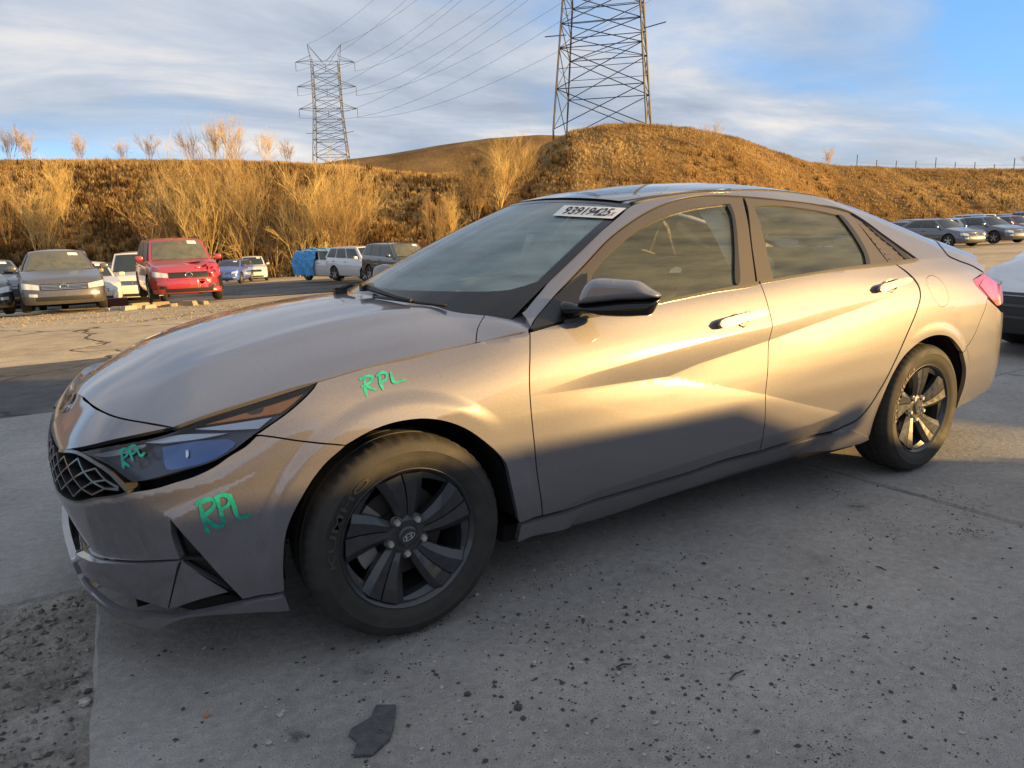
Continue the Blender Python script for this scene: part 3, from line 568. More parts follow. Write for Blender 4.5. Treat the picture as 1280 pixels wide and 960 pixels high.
# belt mouldings
panel('belt_molding', S, [[(705, 401.5), (760, 390), (826, 376.2), (890, 363.5), (947, 352.2)], [(947, 352.2), (947.6, 355), (890, 366.3), (826, 379.6), (760, 393.5), (705, 404.5)]], TRIM, fd, h=.01, off=.006, gap=0, flange=.012, mirror=True)
panel('belt_molding', S, [[(949, 352), (1000, 343.6), (1045, 336.2), (1146, 323.3)], [(1146, 323.3), (1147, 325.2), (1045, 339), (1000, 346.4), (949.5, 355)]], TRIM, rd, h=.01, off=.006, gap=0, flange=.012, mirror=True)
# mirror sail
panel('mirror_sail', S, [[(664, 410), (680, 387), (697, 368), (734, 341)], [(734, 341), (733, 391)], [(733, 391), (705, 401), (664, 412)]], BLACK, fd, h=.012, off=.002, gap=0, flange=.01, mirror=True)

# ---- nose: header panel, bumper, lips, grille, headlights
hp = [tuple(S.hit(*p)) for p in [(104, 497), (113.4, 505.3), (127.5, 514), (141.6, 520), (158.8, 524.4), (177.5, 527.7), (209, 533.2)]]
hb = [tuple(S.hit(*p)) for p in [(212, 534.5), (180.6, 542), (140, 550.5), (102.5, 559.3), (74, 563)]]
zt = .735; zl = hb[-1][1]
panel('header_panel', S, [('uv', [(SF, zt), (SF+.08, zt-.002)]+hp), ('uv', [hp[-1]]+hb), ('uv', [hb[-1], (SF+.05, hb[-1][1]-.004), (SF, hb[-1][1]-.004)])], PAINT, car, h=.014, sym=True)
bt = [tuple(S.hit(*p)) for p in [(320, 545), (307.5, 557), (287, 569.5), (267, 583.4), (240, 596), (220, 602), (196, 609.4), (160, 615.6), (118, 623.4), (96, 627)]]
cb = [tuple(S.hit(*p)) for p in [(226, 700), (172.8, 701.6), (141.6, 699.7), (118, 695), (97, 689)]]
print('UV bt', bt[-1], 'cb', cb[-1], 'SF', SF, 'hb', hb[-1])
panel('front_bumper', S, [('uv', [(SF, bt[-1][1]-.008), (bt[-1][0]-.08, bt[-1][1]-.007), bt[-1]]), ('uv', bt[::-1]), e_bfgap[::-1], [(432, 558), (410, 577), (397, 592), (383, 613), (360, 660), (355, 700), (356, 739)], [(356, 739), (303, 749.5)], [(303, 749.5), (254.7, 698), (213.3, 650)], [(213.3, 650), (215.6, 671), (226, 700)], ('uv', cb+[(SF, cb[-1][1]-.004)])], PAINT, car, h=.009, sym=True, creases=CR_F+CR_B)
fac_b = [tuple(S.hit(*p)) for p in [(217, 755.6), (204, 749), (172.8, 736), (133.8, 718.8), (110, 704), (98, 693)]]
def f_off(u, v):
    cz = np.interp(u, CBL[:, 0], CBL[:, 1]); d = np.clip(cz-v, 0, .2); return np.minimum(d*.75, .004-r_bump(u, v))
panel('bumper_lip', S, [('uv', cb[::-1]), [(226, 700), (221, 730), (217, 755.6)], ('uv', fac_b)], PAINT, car, h=.011, off=f_off, mirror=True)
tri_v = S.hit(217, 755.6)[1], S.hit(226, 700)[1]
panel('bumper_wing', S, [[(226, 700), (294, 744.5)], [(294, 744.5), (250, 751.5), (217, 755.6)], [(217, 755.6), (221, 730), (226, 700)]], PAINT, car, h=.011, off=lambda u, v: f_off(u, v)-.035*np.clip((u-S.hit(221, 730)[0])/.2, 0, 1), mirror=True)
panel('vent_recess', S, [[(213.3, 650), (254.7, 698), (303, 749.5)], [(303, 749.5), (294, 744.5), (226, 700)], [(226, 700), (215.6, 671), (213.3, 650)]], BLACK, car, h=.012, off=-.035, gap=-.004, flange=-.03, mirror=True)
panel('vent_bar', S, [[(222, 697), (262, 699)], [(262, 699), (268, 704)], [(268, 704), (228, 702)], [(228, 702), (222, 697)]], BLACK, car, h=.01, off=-.012, gap=0, flange=.02, mirror=True)
sp_t = [tuple(S.hit(*p)) for p in [(356, 740), (303, 750.5), (222, 761), (202.5, 756), (165, 748.5), (140, 733.5), (104, 716), (96, 700)]]
sp_b = [tuple(S.hit(*p)) for p in [(362, 757), (243.8, 766), (195, 769), (142.5, 766), (113.5, 757)]]
panel('lower_lip', S, [('uv', [(SF, sp_t[-1][1]), (sp_t[-1][0]-.04, sp_t[-1][1])]+sp_t[::-1]), ('uv', [sp_t[0], sp_b[0]]), ('uv', sp_b+[(SF, sp_b[-1][1])])], PAINT, car, h=.012, off=lambda u, v: .014+.06*np.clip((.26-v), -.05, .1)-r_bump(u, v), sym=True)
panel('lip_slot', S, [('uv', [(SF, .30), (cb[-1][0], .31)]+[(a, b+.02) for a, b in fac_b[::-1]]), ('uv', [(fac_b[0][0], fac_b[0][1]+.02), (fac_b[0][0]+.3, fac_b[0][1]-.02), (fac_b[0][0]+.3, .18), (SF, .17)])], DARK, car, h=.02, off=-.03, gap=0, flange=0, sym=True)
# grille: dark backing, diagonal frame bar and faceted lattice
gtop = hb[-1][1]; gt = [tuple(S.hit(*p)) for p in [(76, 563.5), (98, 566), (118, 577), (140, 592), (160, 613)]]
gb = [(a, b) for a, b in bt[-3:]]
panel('grille', S, [('uv', [(SF, gtop), gt[0]]+gt[1:]), ('uv', [gt[-1]]+gb), ('uv', [gb[-1], (SF, gb[-1][1]-.008)])], DARK, car, h=.02, off=-.045, gap=-.004, flange=0, sym=True)
grille = bpy.data.objects['grille']
GRM = mat('grille_black', (.035, .035, .038), .25, coat=.6)
def bar3(name, pts, wv, offs, m, par, mirror=False):
    """thin bar standing on the nose surface: pts uv, half width in v, outer offset"""
    c = crom(pts, .03); n = S.nrm(c[:, 0], c[:, 1]); t = np.gradient(c, axis=0); t = t/np.linalg.norm(t, axis=1)[:, None]; pr = np.stack([-t[:, 1], t[:, 0]], -1)*wv
    rows = []
    for k, o in ((-1, -.04), (-.35, offs), (.35, offs), (1, -.04)):
        q = c+pr*k; rows.append(S.f(q[:, 0], q[:, 1])+S.nrm(q[:, 0], q[:, 1])*o)
    for sg in ((1, -1) if mirror else (1,)):
        V = [(p[0], p[1]*sg, p[2]) for r in rows for p in r]; k = len(c)
        F = [(a*k+i, a*k+i+1, (a+1)*k+i+1, (a+1)*k+i) for a in range(3) for i in range(k-1)]+[(0, k, 2*k, 3*k), (k-1, 2*k-1, 3*k-1, 4*k-1)]
        me = pym(name, V, F); bm = bmesh.new(); bm.from_mesh(me); bmesh.ops.recalc_face_normals(bm, faces=bm.faces[:]); bm.to_mesh(me); bm.free(); link(name, me, m, par)
bar3('grille_frame', [gt[0], gt[1], gt[2], gt[3], gt[4]], .011, .006, GRM, grille, True)
bar3('grille_frame', [gt[-1]]+gb+[(SF, gb[-1][1]-.006)], .008, .004, GRM, grille, True)
z0g, z1g = gb[-1][1]+.012, gtop-.012; smax = gt[-1][0]
rows_ = 4; cols_ = 7
gtx = np.array(sorted(gt)); gbx = np.array(sorted(gb+[(SF, gb[-1][1]-.008)]))
def gpt(i, j):                                                     # lattice node; i along the width, j in height
    s_ = SF+(smax-.03-SF)*min(1, (i+(j % 2)*.5)/cols_); lo = np.interp(s_, gbx[:, 0], gbx[:, 1])+.012; hi = np.interp(s_, gtx[:, 0], gtx[:, 1], left=gtop)-.012; hi = max(hi, lo)
    return (s_, lo+(hi-lo)*j/rows_)
for j in range(rows_):
    for i in range(cols_):
        a, b = gpt(i, j), gpt(i+1, j); c = gpt(i if j % 2 == 0 else i+1, j+1)
        if j % 2 == 0 and i == 0: a = (SF+.004, a[1])
        for q0_, q1_ in ((a, c), (b, c)):
            if abs(q0_[0]-q1_[0])+abs(q0_[1]-q1_[1]) > .015: bar3('grille_bar', [q0_, ((q0_[0]+q1_[0])/2, (q0_[1]+q1_[1])/2), q1_], 0.0065, .002, GRM, grille, True)
# plate-less crash damage: torn edge under the lamp
panel('lamp_gap_liner', S, [[(97, 560), (140, 548), (216, 531)], [(216, 531), (300, 500), (398, 474), (398, 482), (340, 533), (322, 549)], ('uv', bt), ('uv', [bt[-1], tuple(S.hit(98, 600)), tuple(S.hit(97, 560))])], DARK, car, h=.02, off=-.10, gap=0, flange=0, mirror=True)
# headlights
hl = [[(97.8, 564), (133.8, 556.9), (174.4, 549.8), (206, 542), (240, 530), (256, 523), (313.8, 505.3), (376.3, 485.5), (395.5, 478.5)], [(395.5, 478.5), (391, 486), (380, 497), (360, 514.7), (338.5, 530.3), (319, 543), (307, 552), (296.6, 560), (282.5, 569.4), (259, 580.3), (220, 591), (180.6, 601.5), (164, 603.5)], [(164, 603.5), (137, 584), (115, 572.5), (97.8, 564)]]
HLD = mat('headlight_housing', (.06, .075, .11), .25, metal=.5); LENS = glass('headlight_lens', (.88, .93, 1.), .012, fres=1.42)
hls = panel('headlight', S, hl, HLD, car, h=.014, off=-.034, gap=.003, flange=-.03, mirror=True)
panel('lens', S, hl, LENS, hls, h=.015, off=-.003, gap=.002, flange=0, mirror=True)
AMB = mat('amber_reflector', (1., .30, .06), .35, coat=.5, bump=(300, .5)); WHT = mat('light_strip_white', (.85, .86, .88), .25, coat=.5); BLU = mat('projector_bowl', (.10, .16, .30), .10, metal=.9)
panel('turn_signal', S, [[(253, 528), (300, 515), (350, 500), (379, 490)], [(379, 490), (365, 503), (350, 514.5)], [(350, 514.5), (300, 522), (253, 528)]], AMB, hls, h=.012, off=-.018, gap=0, flange=.01, mirror=True)
panel('side_marker', S, [[(307, 514), (328, 507), (326, 512), (312, 516), (307, 514)]], GLOSSB, hls[0], h=.008, off=-.014, gap=0, flange=.004)
panel('light_strip', S, [[(240, 534), (290, 527.5), (339, 520.5)], [(339, 520.5), (322, 535)], [(322, 535), (280, 536), (240, 534)]], WHT, hls, h=.012, off=-.016, gap=0, flange=.01, mirror=True)
panel('light_strip', S, [[(175, 551), (220, 541.5), (283, 540)], [(283, 540), (250, 546.5), (200, 552)], [(200, 552), (175, 551)]], WHT, hls, h=.012, off=-.016, gap=0, flange=.01, mirror=True)
panel('chrome_strip', S, [[(108, 566.5), (160, 556), (178, 553)], [(178, 553), (176, 556.5), (125, 569.5), (108, 566.5)]], mat('lamp_silver', (.4, .42, .45), .3, .8), hls, h=.012, off=-.016, gap=0, flange=.01, mirror=True)
for (a, b) in (((200, 552), (278, 545)), ):
    panel('projector', S, [[(196, 556), (240, 549), (281, 547)], [(281, 547), (292, 553), (282, 563), (262, 574), (240, 581.5)], [(240, 581.5), (215, 586), (202, 586), (196, 556)]], BLU, hls, h=.012, off=-.026, gap=0, flange=.008, mirror=True)
panel('projector_glint', S, [[(228, 562), (231, 561), (231.5, 570), (229, 572), (228, 562)]], CHROME, hls[0], h=.006, off=-.018, gap=0, flange=.004)
def ribbon(px, w, S_, off=.0012, taper=.2):
    """a marker stroke on the surface: px polyline, width in px"""
    c = crom(px, 1.2); t = np.gradient(c, axis=0); t = t/(np.linalg.norm(t, axis=1)[:, None]+1e-9); n = np.stack([-t[:, 1], t[:, 0]], -1); V = []; F = []
    k = len(c); ww = w*(1+.18*np.sin(np.linspace(0, 9, k)+px[0][0]))*np.interp(np.arange(k), [0, 2, k-3, k-1], [.75, 1, 1, .6])
    for q in (-.5, 0, .5):
        for p, m_, wd in zip(c, n, ww):
            uv = S_.hit(*(p+m_*q*wd)); nn = S_.nrm(np.array([uv[0]]), np.array([uv[1]]))[0]; V.append(S_.f(*uv)[0]+nn*off)
    for r in range(2):
        for i in range(k-1): F.append((r*k+i, r*k+i+1, (r+1)*k+i+1, (r+1)*k+i))
    return V, F
MARK = mat('green_marker', (.0, .22, .17), .6, var=(45, .1, (.01, .40, .30)))
def rpl(name, strokes, w, off, label, parent=car):
    mb = MB()
    for i, s_ in enumerate(strokes): V, F = ribbon(s_, w, S, off+.0003*i); mb.add(V, F)
    return mb.build(name, MARK, parent, True)
rpl('marker_lettering', [[(455, 473), (456, 480), (457, 488), (459, 497)], [(449, 475), (456, 471), (465, 471), (464, 476), (456, 482), (451, 484)], [(456, 482), (462, 485), (470, 488)], [(474, 470), (475, 478), (479, 488)], [(470, 471), (477, 466), (483, 468), (482, 474), (475, 479)], [(488, 466), (490, 474), (492, 478), (499, 477), (507, 475)]], 3.4, .0012, '')
rpl('marker_lettering', [[(250, 630), (253, 642), (256, 655), (261, 667)], [(245, 631), (254, 626), (265, 624), (269, 629), (262, 639), (252, 647)], [(254, 646), (264, 653), (272, 658), (281, 656)], [(271, 621), (275, 636), (281, 654)], [(268, 623), (279, 618), (287, 622), (286, 630), (276, 637)], [(287, 617), (292, 630), (298, 646), (305, 646), (314, 643)]], 5.2, .0012, '')
rpl('marker_lettering', [[(152, 563), (153, 572), (155, 586)], [(149, 565), (156, 561), (161, 563), (159, 569), (152, 575)], [(153, 574), (158, 580), (163, 583)], [(162, 560), (164, 568), (167, 577)], [(161, 560), (168, 557), (172, 561), (169, 566), (164, 569)], [(170, 558), (174, 566), (177, 570), (182, 566)]], 3.0, .0015, '')

# ================================================================== the sedan: mirrors, wipers, badges, wheels, cabin
def plane_pts(px, p0, n):
    o = []
    for q in px:
        d = ray(*q); o.append(CAM+d*(((np.array(p0)-CAM)@n)/(d@n)))
    return np.array(o)
def inflate(name, px, p0, ax, m, parent, tf, tb, edge=.03, h=.008, mirror=True, smooth=True):
    """solid pillow from an outline on the vertical plane through p0 along ax; tf / tb bulge to the front / back"""
    ax = np.array(ax, float); ax /= np.linalg.norm(ax); n = np.cross(ax, (0, 0, 1)); n /= np.linalg.norm(n)
    if n@(CAM-np.array(p0)) < 0: n = -n
    P = plane_pts(px, p0, n); uv = np.stack([(P-p0)@ax, P[:, 2]], -1); Q = crom(np.vstack([uv, uv[:1]]), h)[:-1]; W, F = fill(Q, [], h)
    kd = KDTree(len(Q)); [kd.insert((p[0], p[1], 0), i) for i, p in enumerate(Q)]; kd.balance()
    d = np.array([kd.find((p[0], p[1], 0))[2] for p in W]); k = np.sqrt(np.clip(1-(1-np.clip(d/edge, 0, 1))**2, 0, 1))
    base = np.array(p0)+W[:, :1]*ax; base[:, 2] = W[:, 1]; c = len(W)
    V = np.vstack([base+n*(tf*k)[:, None]+n*.002, base-n*(tb*k)[:, None]-n*.002]); FF = [tuple(f) for f in F]+[tuple(i+c for i in f[::-1]) for f in F]
    cnt = {}
    for f in F:
        for a, b in zip(f, f[1:]+f[:1]): cnt[(a, b)] = 1
    FF += [(a, b, b+c, a+c) for (a, b) in cnt if (b, a) not in cnt]
    for sg in ((1, -1) if mirror else (1,)):
        me = pym(name, [(v[0], v[1]*sg, v[2]) for v in V], FF, smooth); bm = bmesh.new(); bm.from_mesh(me); bmesh.ops.recalc_face_normals(bm, faces=bm.faces[:]); bm.to_mesh(me); bm.free()
        o = link(name, me, m, parent if not isinstance(parent, list) else parent[0 if sg > 0 else 1])
        if sg > 0: first = o
    return first
MP, MAX_ = np.array((.70, -.905, .95)), (.15, -.155, 0)
inflate('mirror_cap', [(722.5, 381), (724, 371), (731, 357), (738, 350), (748, 347.5), (775, 349), (800, 351.5), (812, 359), (827, 369), (823, 372.5), (775, 376), (735, 380)], MP, MAX_, PAINT, fd, .045, .05, .022, h=.006)
inflate('mirror_base', [(722.5, 380), (735, 379.5), (775, 375.5), (823, 372), (827, 369.5), (824, 378), (815, 393), (800, 395.5), (780, 396.5), (750, 395), (726, 391), (704, 393), (700, 386), (702, 377), (712, 377)], MP, MAX_, GLOSSB, fd, .038, .045, .02, h=.006)
# wipers
def wpt(px, py, o): uv = WSH.hit(px, py); return WS(*uv)[0]+WSH.nrm(np.array([uv[0]]), np.array([uv[1]]))[0]*o
for pts in ([(463, 367), (480, 373), (500, 380), (518, 384)], [(430, 371), (437, 367), (446, 363)]):
    mb = MB(); q = [wpt(*p, .03) for p in pts]; mb.tube(q, [.014, .011, .009, .007][:len(q)], 6); mb.box(q[0], (.05, .03, .03)); mb.build('wiper', BLACK, car, True, 50)
mb = MB(); q = [wpt(*p, .022) for p in [(470, 377), (500, 381), (530, 385), (560, 388)]]; mb.tube(q, .006, 5); mb.build('wiper', BLACK, car, True)
# flat lettering and badges
def text_mesh(s, size=1., bold=.0):
    c = bpy.data.curves.new('t', 'FONT'); c.body = s; c.size = size; c.offset = bold; c.resolution_u = 3; o = bpy.data.objects.new('t', c); COL.objects.link(o)
    bpy.context.view_layer.update(); me = bpy.data.meshes.new_from_object(o.evaluated_get(bpy.context.evaluated_depsgraph_get())); bpy.data.objects.remove(o)
    V = np.array([v.co[:] for v in me.vertices]); F = [tuple(p.vertices) for p in me.polygons]; bpy.data.meshes.remove(me); return V[:, :2], F
def quad_map(c, q):
    c = np.array(c, float); a, b = q[:, :1], 1-q[:, 1:2]; return (c[0]*(1-a)+c[1]*a)*(1-b)+(c[3]*(1-a)+c[2]*a)*b
def on_surf(Sf, P, off): 
    uv = np.array([Sf.hit(*p) for p in P]); return Sf.f(uv[:, 0], uv[:, 1])+Sf.nrm(uv[:, 0], uv[:, 1])*off
SQ = [(706, 257), (783, 260.5), (765.5, 273.8), (691, 269.8)]
gx, gy = np.meshgrid(np.linspace(0, 1, 13), np.linspace(0, 1, 5), indexing='ij'); P = on_surf(WSH, quad_map(SQ, np.stack([gx.ravel(), gy.ravel()], -1)), .002)
stk = link('lot_sticker', pym('lot_sticker', P, [(i*5+j, i*5+j+1, i*5+j+6, i*5+j+5) for i in range(12) for j in range(4)]), mat('white_sticker', (.72, .72, .70), .6), wsh)
def put_text(t, x0, x1, y0, y1, bold):
    V, F = text_mesh(t, 1, bold); lo, hi = V.min(0), V.max(0); q = (V-lo)/(hi-lo); q = q*[x1-x0, y1-y0]+[x0, y0]
    o = link('sticker_lettering', pym('sticker_lettering', on_surf(WSH, quad_map(SQ, q), .0035), F), mat('black_ink', (.01, .01, .01), .6), wsh)
put_text('93919425', .10, .86, .16, .88, .02); put_text('X', .885, .945, .2, .56, .02)
def badge(Pf, m, parent, name='badge'):
    """oval ring with a slanted H; Pf maps local (x, y) in -1..1 to 3-D at a height"""
    mb = MB(); n = 40
    for i in range(n):
        a, b = 2*math.pi*i/n, 2*math.pi*(i+1)/n; q = [(math.cos(a), math.sin(a)*.52), (math.cos(b), math.sin(b)*.52), (.86*math.cos(b), .40*math.sin(b)), (.86*math.cos(a), .40*math.sin(a))]
        mb.add([Pf(x, y, 1) for x, y in q]+[Pf(x, y, 0) for x, y in q], [(0, 1, 2, 3), (0, 4, 5, 1), (3, 2, 6, 7)])
    for poly in ([(-.62, -.28), (-.40, -.33), (-.18, .36), (-.42, .37)], [(.18, -.36), (.42, -.37), (.62, .28), (.40, .33)], [(-.33, -.10), (.22, .0), (.33, .10), (-.22, .0)]):
        mb.add([Pf(x, y, 1) for x, y in poly]+[Pf(x, y, 0) for x, y in poly], [(0, 1, 2, 3)]+[(i, (i+1) % 4, 4+(i+1) % 4, 4+i) for i in range(4)])
    return mb.build(name, m, parent)
def nose(x, y, k): u, v = SF-x*.085, .688+y*.085*.62; return S.f(u, v)[0]+S.nrm(np.array([u]), np.array([v]))[0]*(.002+.005*k)
badge(nose, CHROME, car)
# ---- wheels
RIM = mat('dark_grey_wheel', (.040, .045, .054), .34, metal=.5, coat=.4, var=(25, .12, (.06, .062, .066))); STEEL = mat('brake_steel', (.07, .065, .06), .5, metal=.6); CAL = mat('caliper', (.30, .30, .30), .5, metal=.4)
def P2(r, a): return np.array((r*math.cos(a), r*math.sin(a)))
def build_wheel():
    w = bpy.data.objects.new('wheel', None); COL.objects.link(w); w.parent = car
    D = lambda p, d: (p[0], d, p[1])                                  # local: x back, z up, +d goes inboard
    mb = MB(); n = 168
    prof = [(.205, .015), (.213, .004), (.222, .002), (.232, -.006), (.252, -.0125), (.268, -.013), (.272, -.0145), (.276, -.0125), (.292, -.006), (.301, .001), (.3075, .010), (.3125, .020), (.3145, .030), (.3148, .055), (.308, .057), (.308, .063), (.316, .065), (.316, .097), (.309, .099), (.309, .106), (.316, .108), (.316, .14), (.308, .142), (.308, .148), (.3145, .15), (.313, .18), (.300, .198), (.26, .206), (.205, .19)]
    V = []; F = []; m_ = len(prof)
    for k in range(n):
        t = 2*math.pi*k/n
        for i, (r, h_) in enumerate(prof):
            rr = r-(.0035 if (10 <= i <= 12 and k % 3 == 0) else 0); V.append((rr*math.cos(t), h_, rr*math.sin(t)))
    for k in range(n):
        q = (k+1) % n
        for i in range(m_-1): F.append((k*m_+i, k*m_+i+1, q*m_+i+1, q*m_+i))
    mb.add(V, F); mb.build('tyre', RUBBER, w, True, 42)
    mb = MB()
    mb.lathe([(.204, .030), (.2165, .004), (.2185, .001), (.2165, .0), (.208, .008), (.203, .016), (.200, .05), (.19, .10), (.185, .19), (.20, .195)], 96); mb.build('rim_barrel', RIM, w, True, 40)
    RM = MB(); R0, R1 = .040, .2035
    for a5 in range(5):
        c = math.radians(95-72*a5); 
        for sd_ in (1, -1):
            rs = [.052, .085, .125, .165, R1]; top = []; 
            inn = []; out_ = []; 
            for r in rs:
                k = (r-.052)/(R1-.052); sw = math.radians(-10)*(1-k); ai = c+sw+sd_*(.0014+.0014*k)/r; ao = c+sw+sd_*((.028*(1-k)+.078*k)/r*(1.04 if sd_ > 0 else .92))
                am = ai+(ao-ai)*(.50+.15*k); dd = .030*(1-k)**1.5+.006
                inn.append((P2(r, ai), dd+.001)); out_.append((P2(r, ao), dd+.011)); top.append((P2(r, am), dd-.003))
            V = []; 
            for (p, d), (q, e), (s_, f) in zip(inn, top, out_): V += [D(p, d+.030), D(p, d), D(q, e), D(s_, f), D(s_, f+.024)]
            F = [(i*5+j, i*5+j+1, i*5+6+j, i*5+5+j) for i in range(4) for j in range(4)]+[(0, 1, 2, 3, 4), tuple(20+j for j in range(5))]
            RM.add(V, F)
        # slot floor and the short web along the rim
        V = []
        for r in (.07, .13, R1): k = (r-.052)/(R1-.052); sw = math.radians(-10)*(1-k); ai = .006/r; dd = .030*(1-k)**1.5+.022; V += [D(P2(r, c+sw-ai), dd), D(P2(r, c+sw+ai), dd)]
        RM.add(V, [(0, 1, 3, 2), (2, 3, 5, 4)])
        V = []
        for i in range(7):
            a = c-math.radians(18)-math.radians(38)*i/6; V += [D(P2(.205, a), .016), D(P2(.205-.026*(1-i/6)**.6, a), .026), D(P2(.203-.026*(1-i/6)**.6, a), .055)]
        RM.add(V, [(i*3+j, i*3+j+1, i*3+j+4, i*3+j+3) for i in range(6) for j in range(2)])
    RM.lathe([(.0, .026), (.034, .026), (.036, .030), (.048, .030), (.066, .036), (.068, .055), (.03, .06)], 40)
    RM.build('rim', RIM, w, False)
    for k in range(5):
        a = math.radians(95+36-72*k-8); p = P2(.057, a); mb = MB(); mb.lathe([(.0, -.016), (.0085, -.016), (.0115, -.009), (.0115, .014)], 6, c=(p[0], .036, p[1])); mb.lathe([(.0125, .004), (.0155, -.004), (.0155, .01)], 16, c=(p[0], .036, p[1])); mb.build('lug_nut', mat('lug_steel', (.6, .59, .56), .35, .7), w)
    mb = MB(); mb.lathe([(0, .020), (.026, .020), (.031, .024), (.031, .03)], 32); cap = mb.build('center_cap', RIM, w, True, 30)
    def cp(x, y, k):
        ca, sa = math.cos(.35), math.sin(.35); X = (x*ca-y*sa)*.021; Y = (x*sa+y*ca)*.021; return (X, .0195-.0025*k, Y)
    badge(cp, CHROME, w)
    mb = MB(); mb.lathe([(.05, .085), (.142, .085), (.142, .108), (.05, .108)], 56); mb.lathe([(0, .07), (.075, .072), (.08, .10)], 32); mb.build('brake_disc', STEEL, w, True, 35)
    mb = MB()
    for a0, a1 in ((2.35, 2.9), (3.3, 3.75)):
        V = [D(P2(r, a), d) for a in np.linspace(a0, a1, 6) for r, d in ((.095, .068), (.155, .062), (.155, .115), (.095, .115))]
        mb.add(V, [(i*4+j, i*4+(j+1) % 4, i*4+4+(j+1) % 4, i*4+4+j) for i in range(5) for j in range(4)]+[(0, 1, 2, 3), (20, 21, 22, 23)])
    mb.build('brake_caliper', CAL, w)
    V, Ft = text_mesh('KUMHO', 1, .01); lo, hi = V.min(0), V.max(0); V = (V-lo)/(hi-lo); a = math.radians(186)-V[:, 0]*math.radians(66); r = .240+V[:, 1]*.021
    me = pym('tyre_lettering', np.stack([r*np.cos(a), np.full(len(r), -.0156)+(np.abs(r-.25) > 9), r*np.sin(a)], -1), Ft); link('tyre_lettering', me, mat('tyre_letters', (.13, .11, .085), .7), w)
    mb = MB(); mb.lathe([(.198, .19), (.12, .2), (.0, .2)], 40); mb.build('hub_back', DARK, w)
    return w
def copy_tree(o, parent=None):
    c = o.copy(); COL.objects.link(c); c.parent = parent
    for ch in list(o.children): copy_tree(ch, c)
    return c
wh = build_wheel(); wh.location = (0, -.887, .318)
lets = bpy.data.objects['tyre_lettering']; lets.parent = None
fl_ = link('tyre_lettering', lets.data.copy(), None, None); fl_.data.materials.clear(); fl_.data.materials.append(mat('faint_tyre_letters', (.05, .046, .042), .7))
for x, y, rz, tw in ((2.72, -.887, 0, .55), (0, .887, math.pi, .3), (2.72, .887, math.pi, .9)):
    c = copy_tree(wh, car); c.location = (x, y, .318); c.rotation_euler = (0, tw if rz == 0 else 0, rz)
bpy.data.objects['wheel.001'].rotation_euler = (0, 0, 0); lets.parent = bpy.data.objects['wheel.001']; fl_.parent = wh
# wheel wells and floor
for xc in (0., 2.735):
    for sg in (-1, 1):
        mb = MB(); V = []; a_ = np.linspace(-.05, math.pi+.12, 24)
        for a in a_: V += [(xc+.372*math.cos(a), sg*.868, .318+.372*math.sin(a)), (xc+.372*math.cos(a), sg*.52, .318+.372*math.sin(a))]
        mb.add(V, [(2*i, 2*i+1, 2*i+3, 2*i+2) for i in range(23)]); mb.add([(xc+.372*math.cos(a), sg*.52, .318+.372*math.sin(a)) for a in a_], [tuple(range(24))])
        mb.build('wheel_well', DARK, car, fix=False)
mb = MB(); mb.box((1.36, 0, .20), (1.95, 1.56, .06)); mb.box((3.4, 0, .27), (.5, 1.3, .1)); mb.box((-.55, 0, .22), (.35, 1.2, .06)); mb.box((.02, 0, .40), (.6, 1.0, .3)); mb.box((2.74, 0, .4), (.6, 1.0, .3)); mb.build('underbody', DARK, car)
# dark structure behind the seams
panel('inner_structure', S, [('uv', [(SF+.05, .20), (SF+.4, .20), (-.44, .20)]), ('uv', [(-.44, .20), (-.40, .52), (-.2, .70), (0, .745), (.2, .70), (.38, .53), (.44, .22)]), ('uv', [(.44, .22), (2.25, .22)]), ('uv', [(2.25, .22), (2.34, .5), (2.53, .68), (2.735, .735), (2.94, .68), (3.13, .5), (3.2, .25)]), ('uv', [(3.2, .25), (SR-.1, .28)]), ('uv', [(SR-.1, .28), (SR-.1, .80), (3.3, .92)]), ('uv', [(3.3, .92), (2.0, .95), (1.0, .90), (.5, .84)]), ('uv', [(.5, .84), (.2, .80), (-.2, .74), (-.5, .66)]), ('uv', [(-.5, .66), (-.7, .47), (SF+.05, .44)])], DARK, car, h=.05, off=-.055, gap=0, flange=0, mirror=True)
# cabin
SEAT = mat('grey_seat_cloth', (.30, .275, .235), .85, bump=(180, .2)); SEAT2 = mat('pale_seat_cloth', (.48, .44, .37), .85, bump=(180, .2)); DASH = mat('dashboard_plastic', (.045, .046, .046), .6); LINER = mat('headliner', (.38, .36, .33), .9)
def rbox(mb, c, d, rot=0, b=.25):
    """soft box: a superellipsoid rotated about y"""
    V = []; F = []; nu, nv = 14, 9; sg = lambda v, e: math.copysign(abs(v)**e, v); ca, sa = math.cos(rot), math.sin(rot)
    for j in range(nv):
        p = -math.pi/2+math.pi*j/(nv-1)
        for i in range(nu):
            t = 2*math.pi*i/nu; x = sg(math.cos(p), b)*sg(math.cos(t), b)*d[0]/2; y = sg(math.cos(p), b)*sg(math.sin(t), b)*d[1]/2; z = sg(math.sin(p), b)*d[2]/2; V.append((c[0]+x*ca+z*sa, c[1]+y, c[2]-x*sa+z*ca))
    for j in range(nv-1):
        for i in range(nu): F.append((j*nu+i, j*nu+(i+1) % nu, (j+1)*nu+(i+1) % nu, (j+1)*nu+i))
    mb.add(V, F)
for y in (-.37, .37):
    st = MB(); rbox(st, (1.42, y, .46), (.54, .50, .17), -.08); rbox(st, (1.82, y, .80), (.14, .48, .62), .28); o = st.build('front_seat', SEAT, car, True)
    st = MB(); rbox(st, (1.935, y, 1.165), (.10, .25, .17), .2, .35); st.tube([(1.90, y-.06, 1.05), (1.92, y-.06, 1.12)], .008); st.tube([(1.90, y+.06, 1.05), (1.92, y+.06, 1.12)], .008); st.build('headrest', SEAT2, o, True)
